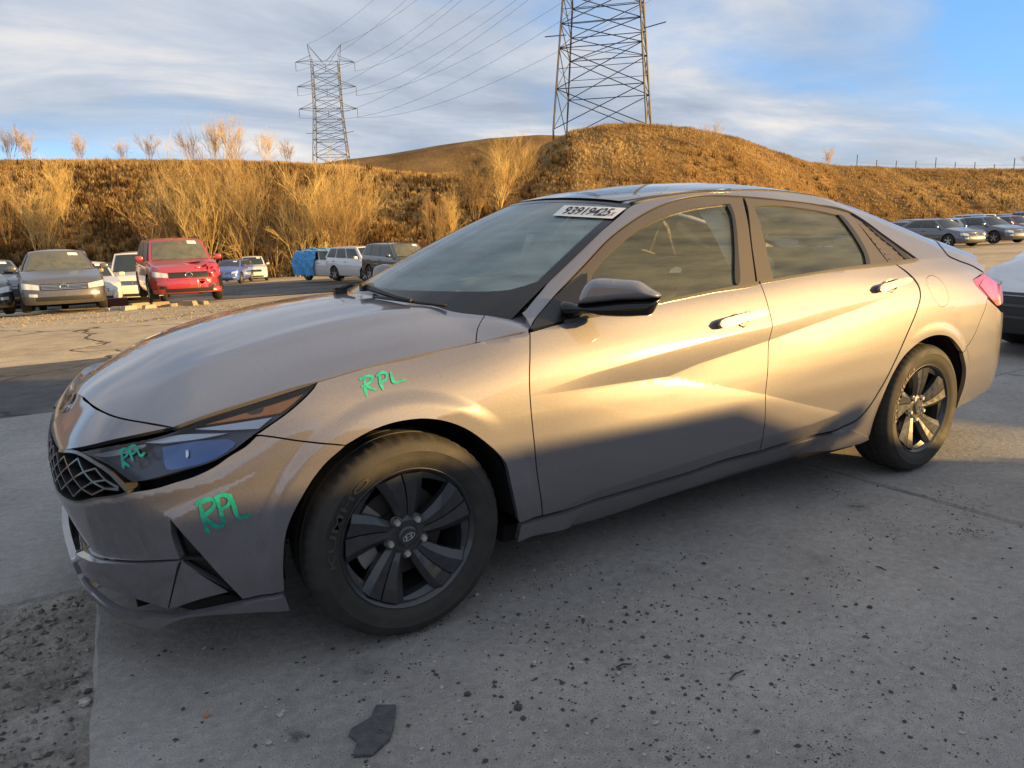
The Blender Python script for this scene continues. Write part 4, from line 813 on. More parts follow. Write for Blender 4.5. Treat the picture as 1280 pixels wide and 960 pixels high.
st = MB(); rbox(st, (2.42, 0, .45), (.52, 1.25, .18), -.06, .15); rbox(st, (2.74, 0, .78), (.15, 1.28, .62), .35, .15); rs_ = st.build('rear_seat', SEAT, car, True)
for y in (-.37, .37): st = MB(); rbox(st, (2.86, y, 1.07), (.09, .24, .12), .3, .35); st.build('headrest', SEAT2, rs_, True)
mb = MB(); mb.prism([(.40, -.68, .50), (.95, -.68, .50), (1.0, -.68, .78), (.92, -.68, .885), (.72, -.68, .915), (.46, -.68, .90)], (0, 0, 0), (0, 1.36, 0)); mb.build('dashboard', DASH, car)
mb = MB(); mb.box((1.35, 0, .50), (.9, .18, .30)); mb.build('center_console', DASH, car)
mb = MB(); ring = []
for i in range(33): a = 2*math.pi*i/32; ring.append((1.06+.18*math.sin(a)*.42, -.37+.18*math.cos(a), .84+.18*math.sin(a)*.9))
mb.tube(ring, .015, 8, False); mb.tube([(.95, -.37, .80), (1.06, -.37, .84)], .05, 8); mb.tube([(1.06, -.54, .84), (1.06, -.20, .84)], .02, 6); mb.build('steering_wheel', DASH, car, True, 50)
mb = MB(); rbox(mb, (1.03, .0, 1.235), (.03, .24, .075), .2, .3); mb.tube([(1.03, 0, 1.26), (1.0, 0, 1.31)], .012); mb.build('rear_view_mirror', BLACK, car, True)
panel('headliner', RF, [('uv', [(1.2, -.48), (2.5, -.50)]), ('uv', [(2.5, -.5), (2.5, .5)]), ('uv', [(2.5, .5), (1.2, .48)]), ('uv', [(1.2, .48), (1.2, -.48)])], LINER, car, h=.1, off=-.035, gap=0, flange=0)
panel('door_lining', S, [('uv', [(.5, .30), (2.5, .30)]), ('uv', [(2.5, .30), (2.6, .98), (1.5, .965), (.55, .885)]), ('uv', [(.55, .885), (.5, .30)])], SEAT, car, h=.08, off=-.075, gap=0, flange=0, mirror=True)
panel('pillar_lining', S, [('uv', [(1.50, .97), (1.62, .98)]), ('uv', [(1.62, .98), (1.60, 1.33)]), ('uv', [(1.60, 1.33), (1.48, 1.33)]), ('uv', [(1.48, 1.33), (1.5, .97)])], LINER, car, h=.05, off=-.04, gap=0, flange=0, mirror=True)
mb = MB(); mb.box((2.98, 0, 1.0), (.42, 1.1, .03)); mb.build('parcel_shelf', DASH, car)
for y in (-.60, .60): mb = MB(); mb.add([(1.62, y*1.02, 1.22), (1.66, y*1.02, 1.22), (1.80, y, .55), (1.76, y, .55)], [(0, 1, 2, 3)]); mb.build('seat_belt', DASH, car)

# ================================================================== ground, slabs, hills
def sst(a, b, x): t = np.clip((x-a)/(b-a), 0, 1); return t*t*(3-2*t)
def DL(x, y): return (x-CAM[0])*FWH[0]+(y-CAM[1])*FWH[1], (x-CAM[0])*RTH[0]+(y-CAM[1])*RTH[1]
def gz(x, y):
    D, L_ = DL(np.asarray(x, float), np.asarray(y, float)); w_ = np.clip((np.hypot(np.asarray(x)-1, np.asarray(y))-6)/20, 0, 1); fr_ = sst(0, 8, D)
    return w_*fr_*(-.0235*np.clip(D, 0, 130)+.0331*np.clip(L_, -70, 70))
def at(px, D, h=0):
    """ground position of pixel column px at depth D"""
    L_ = (px-640)/FPX*D; x = CAM[0]+FWH[0]*D+RTH[0]*L_; y = CAM[1]+FWH[1]*D+RTH[1]*L_; return np.array((x, y, float(gz(x, y))))
def colx(D, L_): return CAM[0]+FWH[0]*D+RTH[0]*L_, CAM[1]+FWH[1]*D+RTH[1]*L_
# hill: crest height per picture column
CX = [-900, -300, 0, 100, 200, 300, 380, 450, 500, 560, 620, 660, 690, 720, 760, 800, 860, 920, 960, 1000, 1040, 1100, 1200, 1280, 1600, 2200]
CY = [211, 210, 209, 209, 209, 210, 212, 217, 222, 224, 217, 206, 192, 177, 169, 168, 172, 184, 197, 209, 214, 216, 218, 217, 214, 214]
CD = [100, 95, 92, 92, 92, 93, 94, 96, 98, 100, 104, 108, 110, 112, 114, 114, 114, 116, 118, 124, 130, 134, 136, 138, 140, 150]
BD = [70, 66, 62, 62, 62, 62, 62, 62, 62, 62, 62, 64, 64, 64, 65, 66, 70, 76, 82, 90, 96, 98, 100, 100, 105, 115]
def horiz(px): return 288.6-(px-640)*.0234
def hillz(a, D):
    """a: picture column, D: depth -> height"""
    cd_ = np.interp(a, CX, CD); bd_ = np.interp(a, CX, BD); ch = CAM[2]+(horiz(a)-np.interp(a, CX, CY))*cd_/FPX
    x, y = colx(D, (a-640)/FPX*D); g0 = gz(x, y); t = (D-bd_)/(cd_-bd_); f = np.where(t < 1, np.sin(np.clip(t, 0, 1)*math.pi/2)**1.25, 1-.10*np.clip(t-1, 0, 3)**1.5)
    n = .35*np.sin(x*.21+1.3)*np.sin(y*.17)+.22*np.sin(x*.55+y*.31)+.12*np.sin(x*1.3-y*.9)
    return g0+(ch-g0)*f+n*np.clip(t*3, 0, 1)*np.clip(1.25-t, 0, 1)
A_ = np.concatenate([np.linspace(-900, -100, 24), np.linspace(-90, 1370, 250), np.linspace(1400, 2200, 24)])
D_ = np.concatenate([np.linspace(58, 150, 90), np.linspace(160, 320, 14)])
AA, DD = np.meshgrid(A_, D_, indexing='ij'); ZZ = hillz(AA, DD); XX, YY = colx(DD, (AA-640)/FPX*DD); ZZ = np.where(DD < np.interp(AA, CX, BD), gz(XX, YY)-.4, ZZ)
nu, nv = AA.shape; ii = (np.arange(nu-1)[:, None]*nv+np.arange(nv-1)).ravel()
def terrain_mat(name, c1, c2, c3, sc=.12, bump=.6):
    m = bpy.data.materials.new(name); m.use_nodes = True; t = m.node_tree; b = t.nodes['Principled BSDF']; b.inputs['Roughness'].default_value = .95; b.inputs['Specular IOR Level'].default_value = .1
    tc = N(t, 'ShaderNodeTexCoord'); n1 = N(t, 'ShaderNodeTexNoise', inputs={'Scale': sc, 'Detail': 8, 'Roughness': .65}); L(t, tc.outputs['Object'], n1.inputs['Vector'])
    n2 = N(t, 'ShaderNodeTexNoise', inputs={'Scale': sc*22, 'Detail': 6, 'Roughness': .7}); L(t, tc.outputs['Object'], n2.inputs['Vector'])
    r = ramp(t, M(t, 'ADD', M(t, 'MULTIPLY', n1.outputs[0], .6), M(t, 'MULTIPLY', n2.outputs[0], .4)), [(.36, c1), (.5, c2), (.64, c3)]); L(t, r.outputs[0], b.inputs['Base Color'])
    bp = N(t, 'ShaderNodeBump', inputs={'Strength': bump, 'Distance': .25}); L(t, n2.outputs[0], bp.inputs['Height']); L(t, bp.outputs[0], b.inputs['Normal']); return m
HILLM = terrain_mat('dry_hill_soil', (.10, .058, .024), (.20, .12, .045), (.34, .215, .08))
hill = link('hill', pym('hill', np.stack([XX.ravel(), YY.ravel(), ZZ.ravel()], -1), np.stack([ii, ii+nv, ii+nv+1, ii+1], -1), True), HILLM); tag(hill, kind='structure')
# a farther ridge behind the saddle, in the shade of the mound
RX_ = [330, 380, 440, 470, 500, 560, 620, 680, 710, 760]; RY_ = [230, 216, 206, 203, 199, 189, 181, 177, 178, 186]
ra = np.linspace(330, 760, 90); rd_ = np.linspace(128, 200, 24); RA, RD = np.meshgrid(ra, rd_, indexing='ij'); ch = CAM[2]+(horiz(RA)-np.interp(RA, RX_, RY_))*165/FPX
f = np.where(RD < 165, np.sin(np.clip((RD-128)/37, 0, 1)*math.pi/2), 1-.1*np.clip((RD-165)/20, 0, 3)); xx, yy = colx(RD, (RA-640)/FPX*RD)
RZ = 2+(ch-2)*f; k2 = (np.arange(89)[:, None]*24+np.arange(23)).ravel()
tag(link('ridge', pym('ridge', np.stack([xx.ravel(), yy.ravel(), RZ.ravel()], -1), np.stack([k2, k2+24, k2+25, k2+1], -1), True), HILLM), kind='structure')
# ground sheet of the yard, out to the horizon
rr = np.concatenate([np.linspace(0, 30, 40)[1:], np.geomspace(31, 1500, 40)]); tt = np.linspace(0, 2*math.pi, 145)[:-1]
R2, T2 = np.meshgrid(rr, tt, indexing='ij'); gx_ = 1+R2*np.cos(T2); gy_ = R2*np.sin(T2); gzz = gz(gx_, gy_)-.015-np.where(R2 > 200, .5, 0); n_, m_ = R2.shape
Vg_ = np.vstack([np.stack([gx_.ravel(), gy_.ravel(), gzz.ravel()], -1), [[1, 0, -.015]]]); Fg = [(i*m_+j, i*m_+(j+1) % m_, (i+1)*m_+(j+1) % m_, (i+1)*m_+j) for i in range(n_-1) for j in range(m_)]+[(n_*m_, (j+1) % m_, j) for j in range(m_)]
Fg = [f_[::-1] for f_ in Fg]
def ground_mat(name, c1, c2, c3, scales=(.35, 6, 90), bump=.5, rough=.93, crack=0., pits=0., dist=.012, rp=(.40, .5, .60), wt=(.45, .33, .22)):
    m = bpy.data.materials.new(name); m.use_nodes = True; t = m.node_tree; b = t.nodes['Principled BSDF']; b.inputs['Specular IOR Level'].default_value = .25
    tc = N(t, 'ShaderNodeTexCoord'); P = tc.outputs['Object']
    ns = [N(t, 'ShaderNodeTexNoise', inputs={'Scale': s_, 'Detail': 7, 'Roughness': .62}) for s_ in scales]
    for n in ns: L(t, P, n.inputs['Vector'])
    v = M(t, 'ADD', M(t, 'ADD', M(t, 'MULTIPLY', ns[0].outputs[0], wt[0]), M(t, 'MULTIPLY', ns[1].outputs[0], wt[1])), M(t, 'MULTIPLY', ns[2].outputs[0], wt[2]))
    r = ramp(t, v, [(rp[0], c1), (rp[1], c2), (rp[2], c3)]); col = r.outputs[0]
    hgt = M(t, 'ADD', M(t, 'MULTIPLY', ns[2].outputs[0], .35), M(t, 'MULTIPLY', ns[1].outputs[0], .65))
    if pits:
        vo = N(t, 'ShaderNodeTexVoronoi', feature='F1', inputs={'Scale': 120}); L(t, P, vo.inputs['Vector']); pr = ramp(t, vo.outputs['Distance'], [(.08, (1, 1, 1)), (.22, (0, 0, 0))])
        sel = ramp(t, ns[1].outputs[0], [(.5, (0, 0, 0)), (.62, (1, 1, 1))]); pm = M(t, 'MULTIPLY', M(t, 'MULTIPLY', pr.outputs[0], sel.outputs[0]), pits)
        mx_ = N(t, 'ShaderNodeMix', data_type='RGBA'); L(t, pm, mx_.inputs[0]); L(t, col, mx_.inputs[6]); mx_.inputs[7].default_value = (.02, .02, .022, 1); col = mx_.outputs[2]; hgt = M(t, 'SUBTRACT', hgt, pm)
        # pale scrapes
        mp_ = N(t, 'ShaderNodeMapping'); mp_.inputs['Rotation'].default_value = (0, 0, .9); mp_.inputs['Scale'].default_value = (1.2, 16, 1); L(t, P, mp_.inputs[0]); sn = N(t, 'ShaderNodeTexNoise', inputs={'Scale': 3.2, 'Detail': 5, 'Roughness': .6}); L(t, mp_.outputs[0], sn.inputs['Vector'])
        sr_ = ramp(t, sn.outputs[0], [(.66, (0, 0, 0)), (.74, (.35, .35, .35))]); mx2 = N(t, 'ShaderNodeMix', data_type='RGBA'); L(t, M(t, 'MULTIPLY', sr_.outputs[0], ns[0].outputs[0]), mx2.inputs[0]); L(t, col, mx2.inputs[6]); mx2.inputs[7].default_value = (.34, .34, .34, 1); col = mx2.outputs[2]
        # oil spots
        ov = N(t, 'ShaderNodeTexVoronoi', inputs={'Scale': 2.1, 'Randomness': 1}); L(t, P, ov.inputs['Vector']); orp = ramp(t, ov.outputs['Distance'], [(.03, (1, 1, 1)), (.13, (0, 0, 0))]); osl = ramp(t, ns[1].outputs[0], [(.42, (0, 0, 0)), (.6, (.8, .8, .8))])
        mx3 = N(t, 'ShaderNodeMix', data_type='RGBA'); L(t, M(t, 'MULTIPLY', orp.outputs[0], osl.outputs[0]), mx3.inputs[0]); L(t, col, mx3.inputs[6]); mx3.inputs[7].default_value = (.045, .045, .048, 1); col = mx3.outputs[2]
    if crack:
        nd = N(t, 'ShaderNodeTexNoise', inputs={'Scale': 1.3, 'Detail': 3}); L(t, P, nd.inputs['Vector']); va = N(t, 'ShaderNodeVectorMath', operation='ADD'); L(t, P, va.inputs[0]); L(t, nd.outputs['Color'], va.inputs[1])
        cv = N(t, 'ShaderNodeTexVoronoi', feature='DISTANCE_TO_EDGE', inputs={'Scale': .28}); L(t, va.outputs[0], cv.inputs['Vector']); cr_ = ramp(t, cv.outputs['Distance'], [(.002, (1, 1, 1)), (.012, (0, 0, 0))])
        mx4 = N(t, 'ShaderNodeMix', data_type='RGBA'); L(t, M(t, 'MULTIPLY', cr_.outputs[0], crack), mx4.inputs[0]); L(t, col, mx4.inputs[6]); mx4.inputs[7].default_value = (.03, .028, .026, 1); col = mx4.outputs[2]; hgt = M(t, 'SUBTRACT', hgt, cr_.outputs[0])
    L(t, col, b.inputs['Base Color']); b.inputs['Roughness'].default_value = rough
    bp = N(t, 'ShaderNodeBump', inputs={'Strength': bump, 'Distance': dist}); L(t, hgt, bp.inputs['Height']); L(t, bp.outputs[0], b.inputs['Normal']); return m
YARD = ground_mat('yard_gravel_dust', (.32, .25, .16), (.44, .35, .23), (.54, .44, .30), (.25, 3, 40), 1.0, dist=.05)
gsh = link('ground', pym('ground', Vg_, Fg, True), YARD); tag(gsh, kind='structure')
CONC = ground_mat('worn_concrete', (.19, .187, .18), (.30, .294, .282), (.42, .41, .39), (1.6, 30, 260), 1.0, pits=1., dist=.010, rp=(.40, .5, .60), wt=(.28, .26, .46))
PIT = ground_mat('broken_gravel', (.13, .12, .11), (.25, .235, .215), (.38, .36, .33), (2.5, 14, 70), 1.2, dist=.03)
ASPH = ground_mat('dark_asphalt', (.06, .06, .061), (.095, .094, .093), (.15, .146, .14), (.4, 5, 90), .6, crack=.8, dist=.012)
LOTC = ground_mat('dusty_old_concrete', (.33, .265, .175), (.46, .375, .25), (.56, .465, .32), (.3, 3.5, 50), .9, crack=.9, dist=.03)
def slabmesh(x0, x1, y0, y1, th=.10, zt=.0, n=1, wear=.012):
    """a cast slab: top, chamfer and sides with slightly uneven arrises"""
    def edge(k): return [(x0+(x1-x0)*k/24, y0) for k in range(24)]+[]
    ring = [(x0+(x1-x0)*k/24, y0) for k in range(24)]+[(x1, y0+(y1-y0)*k/24) for k in range(24)]+[(x1-(x1-x0)*k/24, y1) for k in range(24)]+[(x0, y1-(y1-y0)*k/24) for k in range(24)]
    rs = np.random.default_rng(int(abs(x0*31+y0*17)*10)+3); V = []; m = len(ring); cx_, cy_ = (x0+x1)/2, (y0+y1)/2
    for ins, z in ((0, -th), (0, -.012), (.008, 0.)):
        for (x, y) in ring:
            w1 = rs.random()*wear if z > -th else 0; V.append((x-np.sign(x-cx_)*(ins+w1)*(abs(x-cx_) > (x1-x0)*.49), y-np.sign(y-cy_)*(ins+w1)*(abs(y-cy_) > (y1-y0)*.49), zt+z+float(gz(x, y))))
    V.append((cx_, cy_, zt+float(gz(cx_, cy_))))
    if abs(x0+.82) < .02 and y0 < 0: V = [(x-(.07-y)*.085*(abs(x-x0) < .1), y, z) for x, y, z in V]
    F = [(r*m+i, r*m+(i+1) % m, (r+1)*m+(i+1) % m, (r+1)*m+i) for r in range(2) for i in range(m)]+[(2*m+i, 2*m+(i+1) % m, 3*m) for i in range(m)]
    return pym('slab', V, F)
ap = bpy.data.objects.new('concrete_apron', None); COL.objects.link(ap); ap['kind'] = 'structure'
gp_ = .008
for (x0, x1, y0, y1) in ((-.82, 2.40, -3.3, .07), (-.82, 2.40, .07, 3.45), (2.40, 5.62, -3.3, .07), (2.40, 5.62, .07, 3.45), (5.62, 8.84, -3.3, .07), (5.62, 8.84, .07, 3.45), (-4.04, -.82, .07, 3.45), (-7.26, -4.04, .07, 3.45), (-.82, 2.4, -6.6, -3.3), (2.4, 5.62, -6.6, -3.3), (5.62, 8.84, -6.6, -3.3), (8.84, 12.06, -3.3, .07), (8.84, 12.06, .07, 3.45), (8.84, 12.06, -6.6, -3.3), (-.82, 2.4, -9.9, -6.6), (2.4, 5.62, -9.9, -6.6), (5.62, 8.84, -9.9, -6.6)):
    link('slab', slabmesh(x0+gp_, x1-gp_, y0+gp_, y1-gp_), CONC, ap)
def patch(name, pts, m, lift, n=14):
    """quad patch draped on the ground"""
    p = np.array(pts, float); u_, v_ = np.meshgrid(np.linspace(0, 1, n*2), np.linspace(0, 1, n), indexing='ij'); a, b = u_.ravel()[:, None], v_.ravel()[:, None]
    q = (p[0]*(1-a)+p[1]*a)*(1-b)+(p[3]*(1-a)+p[2]*a)*b; z = gz(q[:, 0], q[:, 1])+lift; k = (np.arange(2*n-1)[:, None]*n+np.arange(n-1)).ravel()
    o = link(name, pym(name, np.column_stack([q, z]), np.stack([k, k+n, k+n+1, k+1], -1), True), m); tag(o, kind='structure'); return o
patch('gravel_patch', [(-6, -9), (-1.55, -9), (-.80, .09), (-6, .09)], PIT, -.010)
patch('asphalt_strip', [(-40, 3.46), (26, 3.46), (26, 6.0), (-40, 6.4)], ASPH, -.006, 24)
patch('old_concrete', [(-40, 6.41), (22, 6.0), (24, 13.5), (-34, 15.5)], LOTC, -.004, 24)
q0, q1, q2, q3 = at(-500, 27), at(1000, 27), at(1100, 50), at(-600, 46)
patch('yard_road', [q0[:2], q1[:2], q2[:2], q3[:2]], ASPH, .01, 24)

# ================================================================== other cars
CG = mat('car_window_glass', (.018, .026, .025), .04, coat=.0, spec=.8); CGD = mat('dusty_car_glass', (.075, .085, .07), .22, var=(5, .2, (.13, .125, .09))); BK = mat('car_black_trim', (.015, .015, .016), .5); ALLOY = mat('silver_alloy', (.42, .42, .42), .35, metal=.8); TYR = mat('plain_tyre', (.02, .019, .018), .75)
HLM = mat('car_headlight', (.55, .58, .6), .12, metal=.3, coat=1.); RLM = mat('car_taillight', (.35, .01, .01), .2, coat=1.); LAB = mat('window_label', (.75, .75, .72), .6); CHR2 = mat('car_chrome', (.6, .6, .6), .2, 1.); AMB2 = mat('car_amber', (.6, .2, .02), .3)
def gcar(name, label, loc, face, col, kind='sedan', dims=None, group=None, grille='bars', wreck=None, glassm=None, metal=.4, sticker=True, wheelm=None, dusty=.06, lampm=None, H=None, rails=False, cat='car'):
    """a parked car; its front points along +x of the root turned to `face` (world yaw of travel direction)"""
    Ln, W, Hh, fo, wb, zh0, zh1, zb0, zb1, xa0, xa1, xc1, xc0, zd, rw = {
     'sedan': (4.75, 1.83, 1.46, .93, 2.75, .72, .97, .95, 1.02, 1.30, 2.05, 3.35, 4.15, 1.06, .325),
     'suv':   (4.60, 1.84, 1.70, .90, 2.66, .88, 1.10, 1.08, 1.14, 1.18, 1.85, 4.15, 4.50, 1.12, .355),
     'van':   (5.00, 1.95, 1.85, .95, 2.95, .92, 1.12, 1.08, 1.10, 1.05, 1.75, 4.75, 4.95, 1.1, .36)}[kind]
    if H: Hh = H
    t = thing(name, label, cat, loc, face+math.pi, group)
    pm = paint('paint_%d_%d_%d' % tuple(int(c*255) for c in col), col, metal, .38, dusty=dusty); gm = glassm or CG; w2 = W/2; zs = .22 if kind == 'sedan' else .27
    plan = [(0, 0), (.015, .30), (.06, .58), (.17, .78), (.38, .875), (.75, .905)]+[(x, w2) for x in np.linspace(fo, Ln-.9, 6)]+[(Ln-.5, w2*.985), (Ln-.22, w2*.93), (Ln-.07, w2*.72), (Ln, w2*.35), (Ln, 0)]
    plan = [(x, min(y*(w2/.92) if i < 6 else y, w2)) for i, (x, y) in enumerate(plan)]; pc = crom(plan, .06); nx = len(pc)
    # densify near wheel arches
    ra = rw+.055; axles = (fo, fo+wb)
    tan = np.gradient(pc, axis=0); nn = np.stack([-tan[:, 1], tan[:, 0]], -1); nn /= np.linalg.norm(nn, axis=1)[:, None]
    ztop = np.interp(pc[:, 0], [0, .12, .3, xa0-.1, xa0+.1, xc0-.1, xc0+.05, Ln], [zh0-.02, zh0, zh0+.06, zh1-.02, zb0, zb1, zd-.03, zd-.08])
    prof = [(0, .045), (.10, .02), (.25, .002), (.45, 0), (.62, .008), (.78, .015), (.9, .035), (1, .085)]; rows = len(prof)
    V = []
    for (x, y), n2, zt_ in zip(pc, nn, ztop):
        z0 = zs
        if abs(y) > w2*.7:
            for ax in axles:
                if abs(x-ax) < ra: z0 = max(z0, rw+math.sqrt(ra*ra-(x-ax)**2)*1.02)
        nose_ = max(0, 1-x/.5)
        for r, ins in prof:
            z = z0+(zt_-z0)*r; q = (z-zs)/(zt_-zs); ii_ = np.interp(q, [a for a, _ in prof], [b for _, b in prof])+nose_*.10*q**4
            V.append((x+n2[0]*-ii_*(-1 if False else 1)*-1 if False else x-n2[0]*-ii_*-1 if False else x+(-n2[0])*ii_*-1*-1 if False else x-n2[0]*ii_*1.0, y-n2[1]*ii_, z))
    V = np.array(V); s1 = (pc[nx//2][1]-V[(nx//2)*rows+rows-1][1])
    if s1 < 0:                                                   # normal pointed inward: flip
        V2 = V.copy()
        for i in range(nx):
            for j in range(rows): V2[i*rows+j, :2] = 2*pc[i]-V[i*rows+j, :2]
        V = V2
    if wreck == 'front_right' or wreck == 'front_left':
        sg = 1 if wreck == 'front_left' else -1
    # hood / deck tops by zipping mirrored top edges
    mb = MB(); base = []
    for sg in (1, -1):
        k = len(mb.V); mb.add([(x, y*sg, z) for x, y, z in V], [(i*rows+j, (i+1)*rows+j, (i+1)*rows+j+1, i*rows+j+1) for i in range(nx-1) for j in range(rows-1)]); base.append(k)
    top = V[rows-1::rows]; cols = 7; TV = []
    for p in top:
        for c in range(cols): yy_ = -1+2*c/(cols-1); TV.append((p[0]-.0, p[1]*yy_, p[2]+.045*(1-abs(yy_)**2.2)*min(1, p[1]*2)))
    mb.add(TV, [(i*cols+c, i*cols+c+1, (i+1)*cols+c+1, (i+1)*cols+c) for i in range(nx-1) for c in range(cols-1)])
    body = mb.build('body', pm, t, True, 38)
    if wreck == 'front_left' or wreck == 'front_right':           # crumple one front corner
        sgn = 1 if wreck == 'front_left' else -1
        for v in body.data.vertices:
            if v.co.x < .7 and v.co.y*sgn > .25 and v.co.z > .35: v.co.x += .10+.16*rng.random(); v.co.y -= sgn*.10*rng.random(); v.co.z += .06*rng.standard_normal()
    if wreck == 'no_bumper':
        for v in body.data.vertices:
            if v.co.x < 1.2 and v.co.z > .62: v.co.z += .025*math.sin(v.co.x*9+v.co.y*7)+.02*math.sin(v.co.y*13+1)
    # cabin
    wt = w2*.66 if kind == 'sedan' else w2*.74; wbt = w2-.10; zr = Hh-.055; g = MB(); nl = 9; rowsg = [0, .35, .7, .93, 1.0]
    def cab(tq, k, o=0.):
        """tq 0..1 front to back, k 0..1 belt to roof: side point of the cabin"""
        kk = k; xa = xa0+(xa1-xa0)*kk; xc = xc0+(xc1-xc0)*(kk**1.15); zz = (zb0+(zb1-zb0)*tq)-.03; z = zz+(zr-.02*abs(tq-.5)-zz)*k; y = wbt+(wt-wbt)*(k**1.25)-.03*(abs(2*tq-1)**3); return np.array((xa+(xc-xa)*tq, y+o, z+o*.3))
    def wsp(a, k, front=True, o=0.):
        e = cab(0. if front else 1., k); b_ = (.13 if front else -.08)*(1-a*a); return np.array((e[0]-b_-(o if front else -o)*.7, e[1]*a, e[2]+.03*(1-a*a)*(.3+.7*k)+o*.7))
    for sg in (1, -1):
        P_ = [cab(i/nl, k) for i in range(nl+1) for k in rowsg]; g.add([(p[0], p[1]*sg, p[2]) for p in P_], [(i*5+j, (i+1)*5+j, (i+1)*5+j+1, i*5+j+1) for i in range(nl) for j in range(4)])
    for fr in (True, False):
        P_ = [wsp(-1+2*i/8, k, fr) for i in range(9) for k in rowsg]; g.add(P_, [(i*5+j, (i+1)*5+j, (i+1)*5+j+1, i*5+j+1) for i in range(8) for j in range(4)])
    P_ = []
    for i in range(nl+1):
        for c in range(9):
            a = -1+2*c/8; e = cab(i/nl, 1.); f0 = wsp(a, 1., True); f1 = wsp(a, 1., False); xx_ = f0[0]+(f1[0]-f0[0])*i/nl; P_.append((xx_, e[1]*a, e[2]+.055*(1-abs(a)**2.4)*(1-.45*abs(2*i/nl-1)**2)+.0))
    g.add(P_, [(i*9+c, i*9+c+1, (i+1)*9+c+1, (i+1)*9+c) for i in range(nl) for c in range(8)])
    g.build('cabin', pm, t, True, 40)
    def grid(name, pts, m, n1, n2, par=t): 
        mb = MB(); mb.add(pts, [(i*n2+j, (i+1)*n2+j, (i+1)*n2+j+1, i*n2+j+1) for i in range(n1-1) for j in range(n2-1)]); return mb.build(name, m, par, True)
    ws_ = grid('windshield', [wsp(-.90+1.8*i/8, .10+.82*j/4, True, .012) for i in range(9) for j in range(5)], glassm or CG, 9, 5)
    if sticker: grid('label', [wsp(-.72+.34*i/3, .76+.13*j, True, .018) for i in range(4) for j in range(2)], LAB, 4, 2, ws_)
    grid('rear_window', [wsp(-.85+1.7*i/8, .15+.75*j/4, False, .012) for i in range(9) for j in range(5)], CG, 9, 5)
    cuts = [(.07, .47), (.50, .86)] if kind == 'sedan' else [(.06, .37), (.40, .68), (.71, .95)]
    for sg in (1, -1):
        for a, b in cuts: grid('side_window', [(p[0], p[1]*sg, p[2]) for p in [cab(a+(b-a)*i/4, .09+.80*j/3, .010) for i in range(5) for j in range(4)]], gm, 5, 4)
    # front end
    def fp(y, z, o=.008):
        """point on the nose at lateral y, height z"""
        i = int(np.argmin(np.abs(pc[:nx//3, 1]-abs(y)))); j0 = V[i*rows:(i+1)*rows]; x = np.interp(z, j0[:, 2], j0[:, 0]); n2 = nn[i]*(1 if s1 > 0 else 1); 
        return np.array((x-o, y, z))
    def fpatch(name, y0, y1, z0a, z1a, z0b, z1b, m, o=.010, n=6, par=t):
        pts = []
        for i in range(n):
            f_ = i/(n-1); y = y0+(y1-y0)*f_
            for j in range(3): zz = (z0a+(z0b-z0a)*f_)*(1-j/2)+(z1a+(z1b-z1a)*f_)*(j/2); pts.append(fp(y, zz, o))
        return grid(name, pts, m, n, 3, par)
    zl = zh0-.16 if kind == 'sedan' else zh0-.20
    for sg in (1, -1):
        if not (wreck and ((wreck == 'front_left') == (sg > 0)) and wreck.startswith('front')):
            hl_ = fpatch('headlight', sg*.50, sg*(w2-.07), zl, zl+.11, zl+.03, zl+.17, lampm or HLM, .012, 8)
        fpatch('fog_light', sg*.55, sg*.72, .40, .47, .41, .48, BK if wreck else HLM, .010, 4)
    if wreck != 'no_bumper':
        fpatch('grille', -.48, .48, zl-.02, zl+.13, zl-.02, zl+.13, BK, .008, 8)
        if grille == 'bars':
            for k in range(4): fpatch('grille_bar', -.46, .46, zl+.005+k*.03, zl+.015+k*.03, zl+.005+k*.03, zl+.015+k*.03, CHR2, .016, 8)
        elif grille == 'frame':
            for a, b in ((-.05, -.02), (.13, .15)): fpatch('grille_bar', -.5, .5, zl+a, zl+b, zl+a, zl+b, pm, .022, 8)
        fpatch('lower_intake', -.58, .58, .30, .40, .30, .40, BK, .008, 8)
        mb = MB(); rng_ = []
        for i in range(17): a = 2*math.pi*i/16; p = fp(0, zl+.06, .022); rng_.append((p[0], .085*math.cos(a), p[2]+.065*math.sin(a)))
        mb.tube(rng_, .011, 5, False); mb.tube([(rng_[0][0], -.05, rng_[0][2]+.03), (rng_[0][0], 0, rng_[0][2]-.045), (rng_[0][0], .05, rng_[0][2]+.03)], .009, 5); mb.build('emblem', CHR2, t)
    else:
        fpatch('crash_bar', -.87, .87, zs+.005, zl-.01, zs+.005, zl-.01, BK, .03, 14)
        for k in range(3): fpatch('radiator_frame', -.7, .7, .36+k*.1, .385+k*.1, .36+k*.1, .385+k*.1, mat('dull_steel', (.06, .06, .062), .5, .5), .045, 8)
    for sg in (1, -1):
        pts = []
        for i in range(5):
            for j in range(3):
                ix = nx-2-i; col_ = V[ix*rows:(ix+1)*rows]; q = .62+.12*j; z = col_[0, 2]+(col_[-1, 2]-col_[0, 2])*q; pts.append((np.interp(z, col_[:, 2], col_[:, 0])+.012, sg*(np.interp(z, col_[:, 2], col_[:, 1])+.004), z))
        grid('taillight', pts[3:], RLM, 4, 3)
        m_ = MB(); c0 = cab(.06, .08)
        if wreck != 'no_bumper': rbox(m_, (c0[0]+.02, sg*(w2+.08), c0[2]+.06), (.12, .20, .14), 0, .5); m_.tube([(c0[0]+.03, sg*(w2-.06), c0[2]-.01), (c0[0]+.03, sg*(w2+(.05 if wreck != 'no_bumper' else -.02)), c0[2]+.03)], .025, 6); m_.build('mirror', pm, t, True)
        for q in (.40, .72): dh = MB(); a_ = cab(q, 0); dh.tube([(a_[0]-.09, sg*(w2-.005), a_[2]-.14), (a_[0]+.09, sg*(w2-.005), a_[2]-.13)], .014, 5); dh.build('door_handle', BK, t)
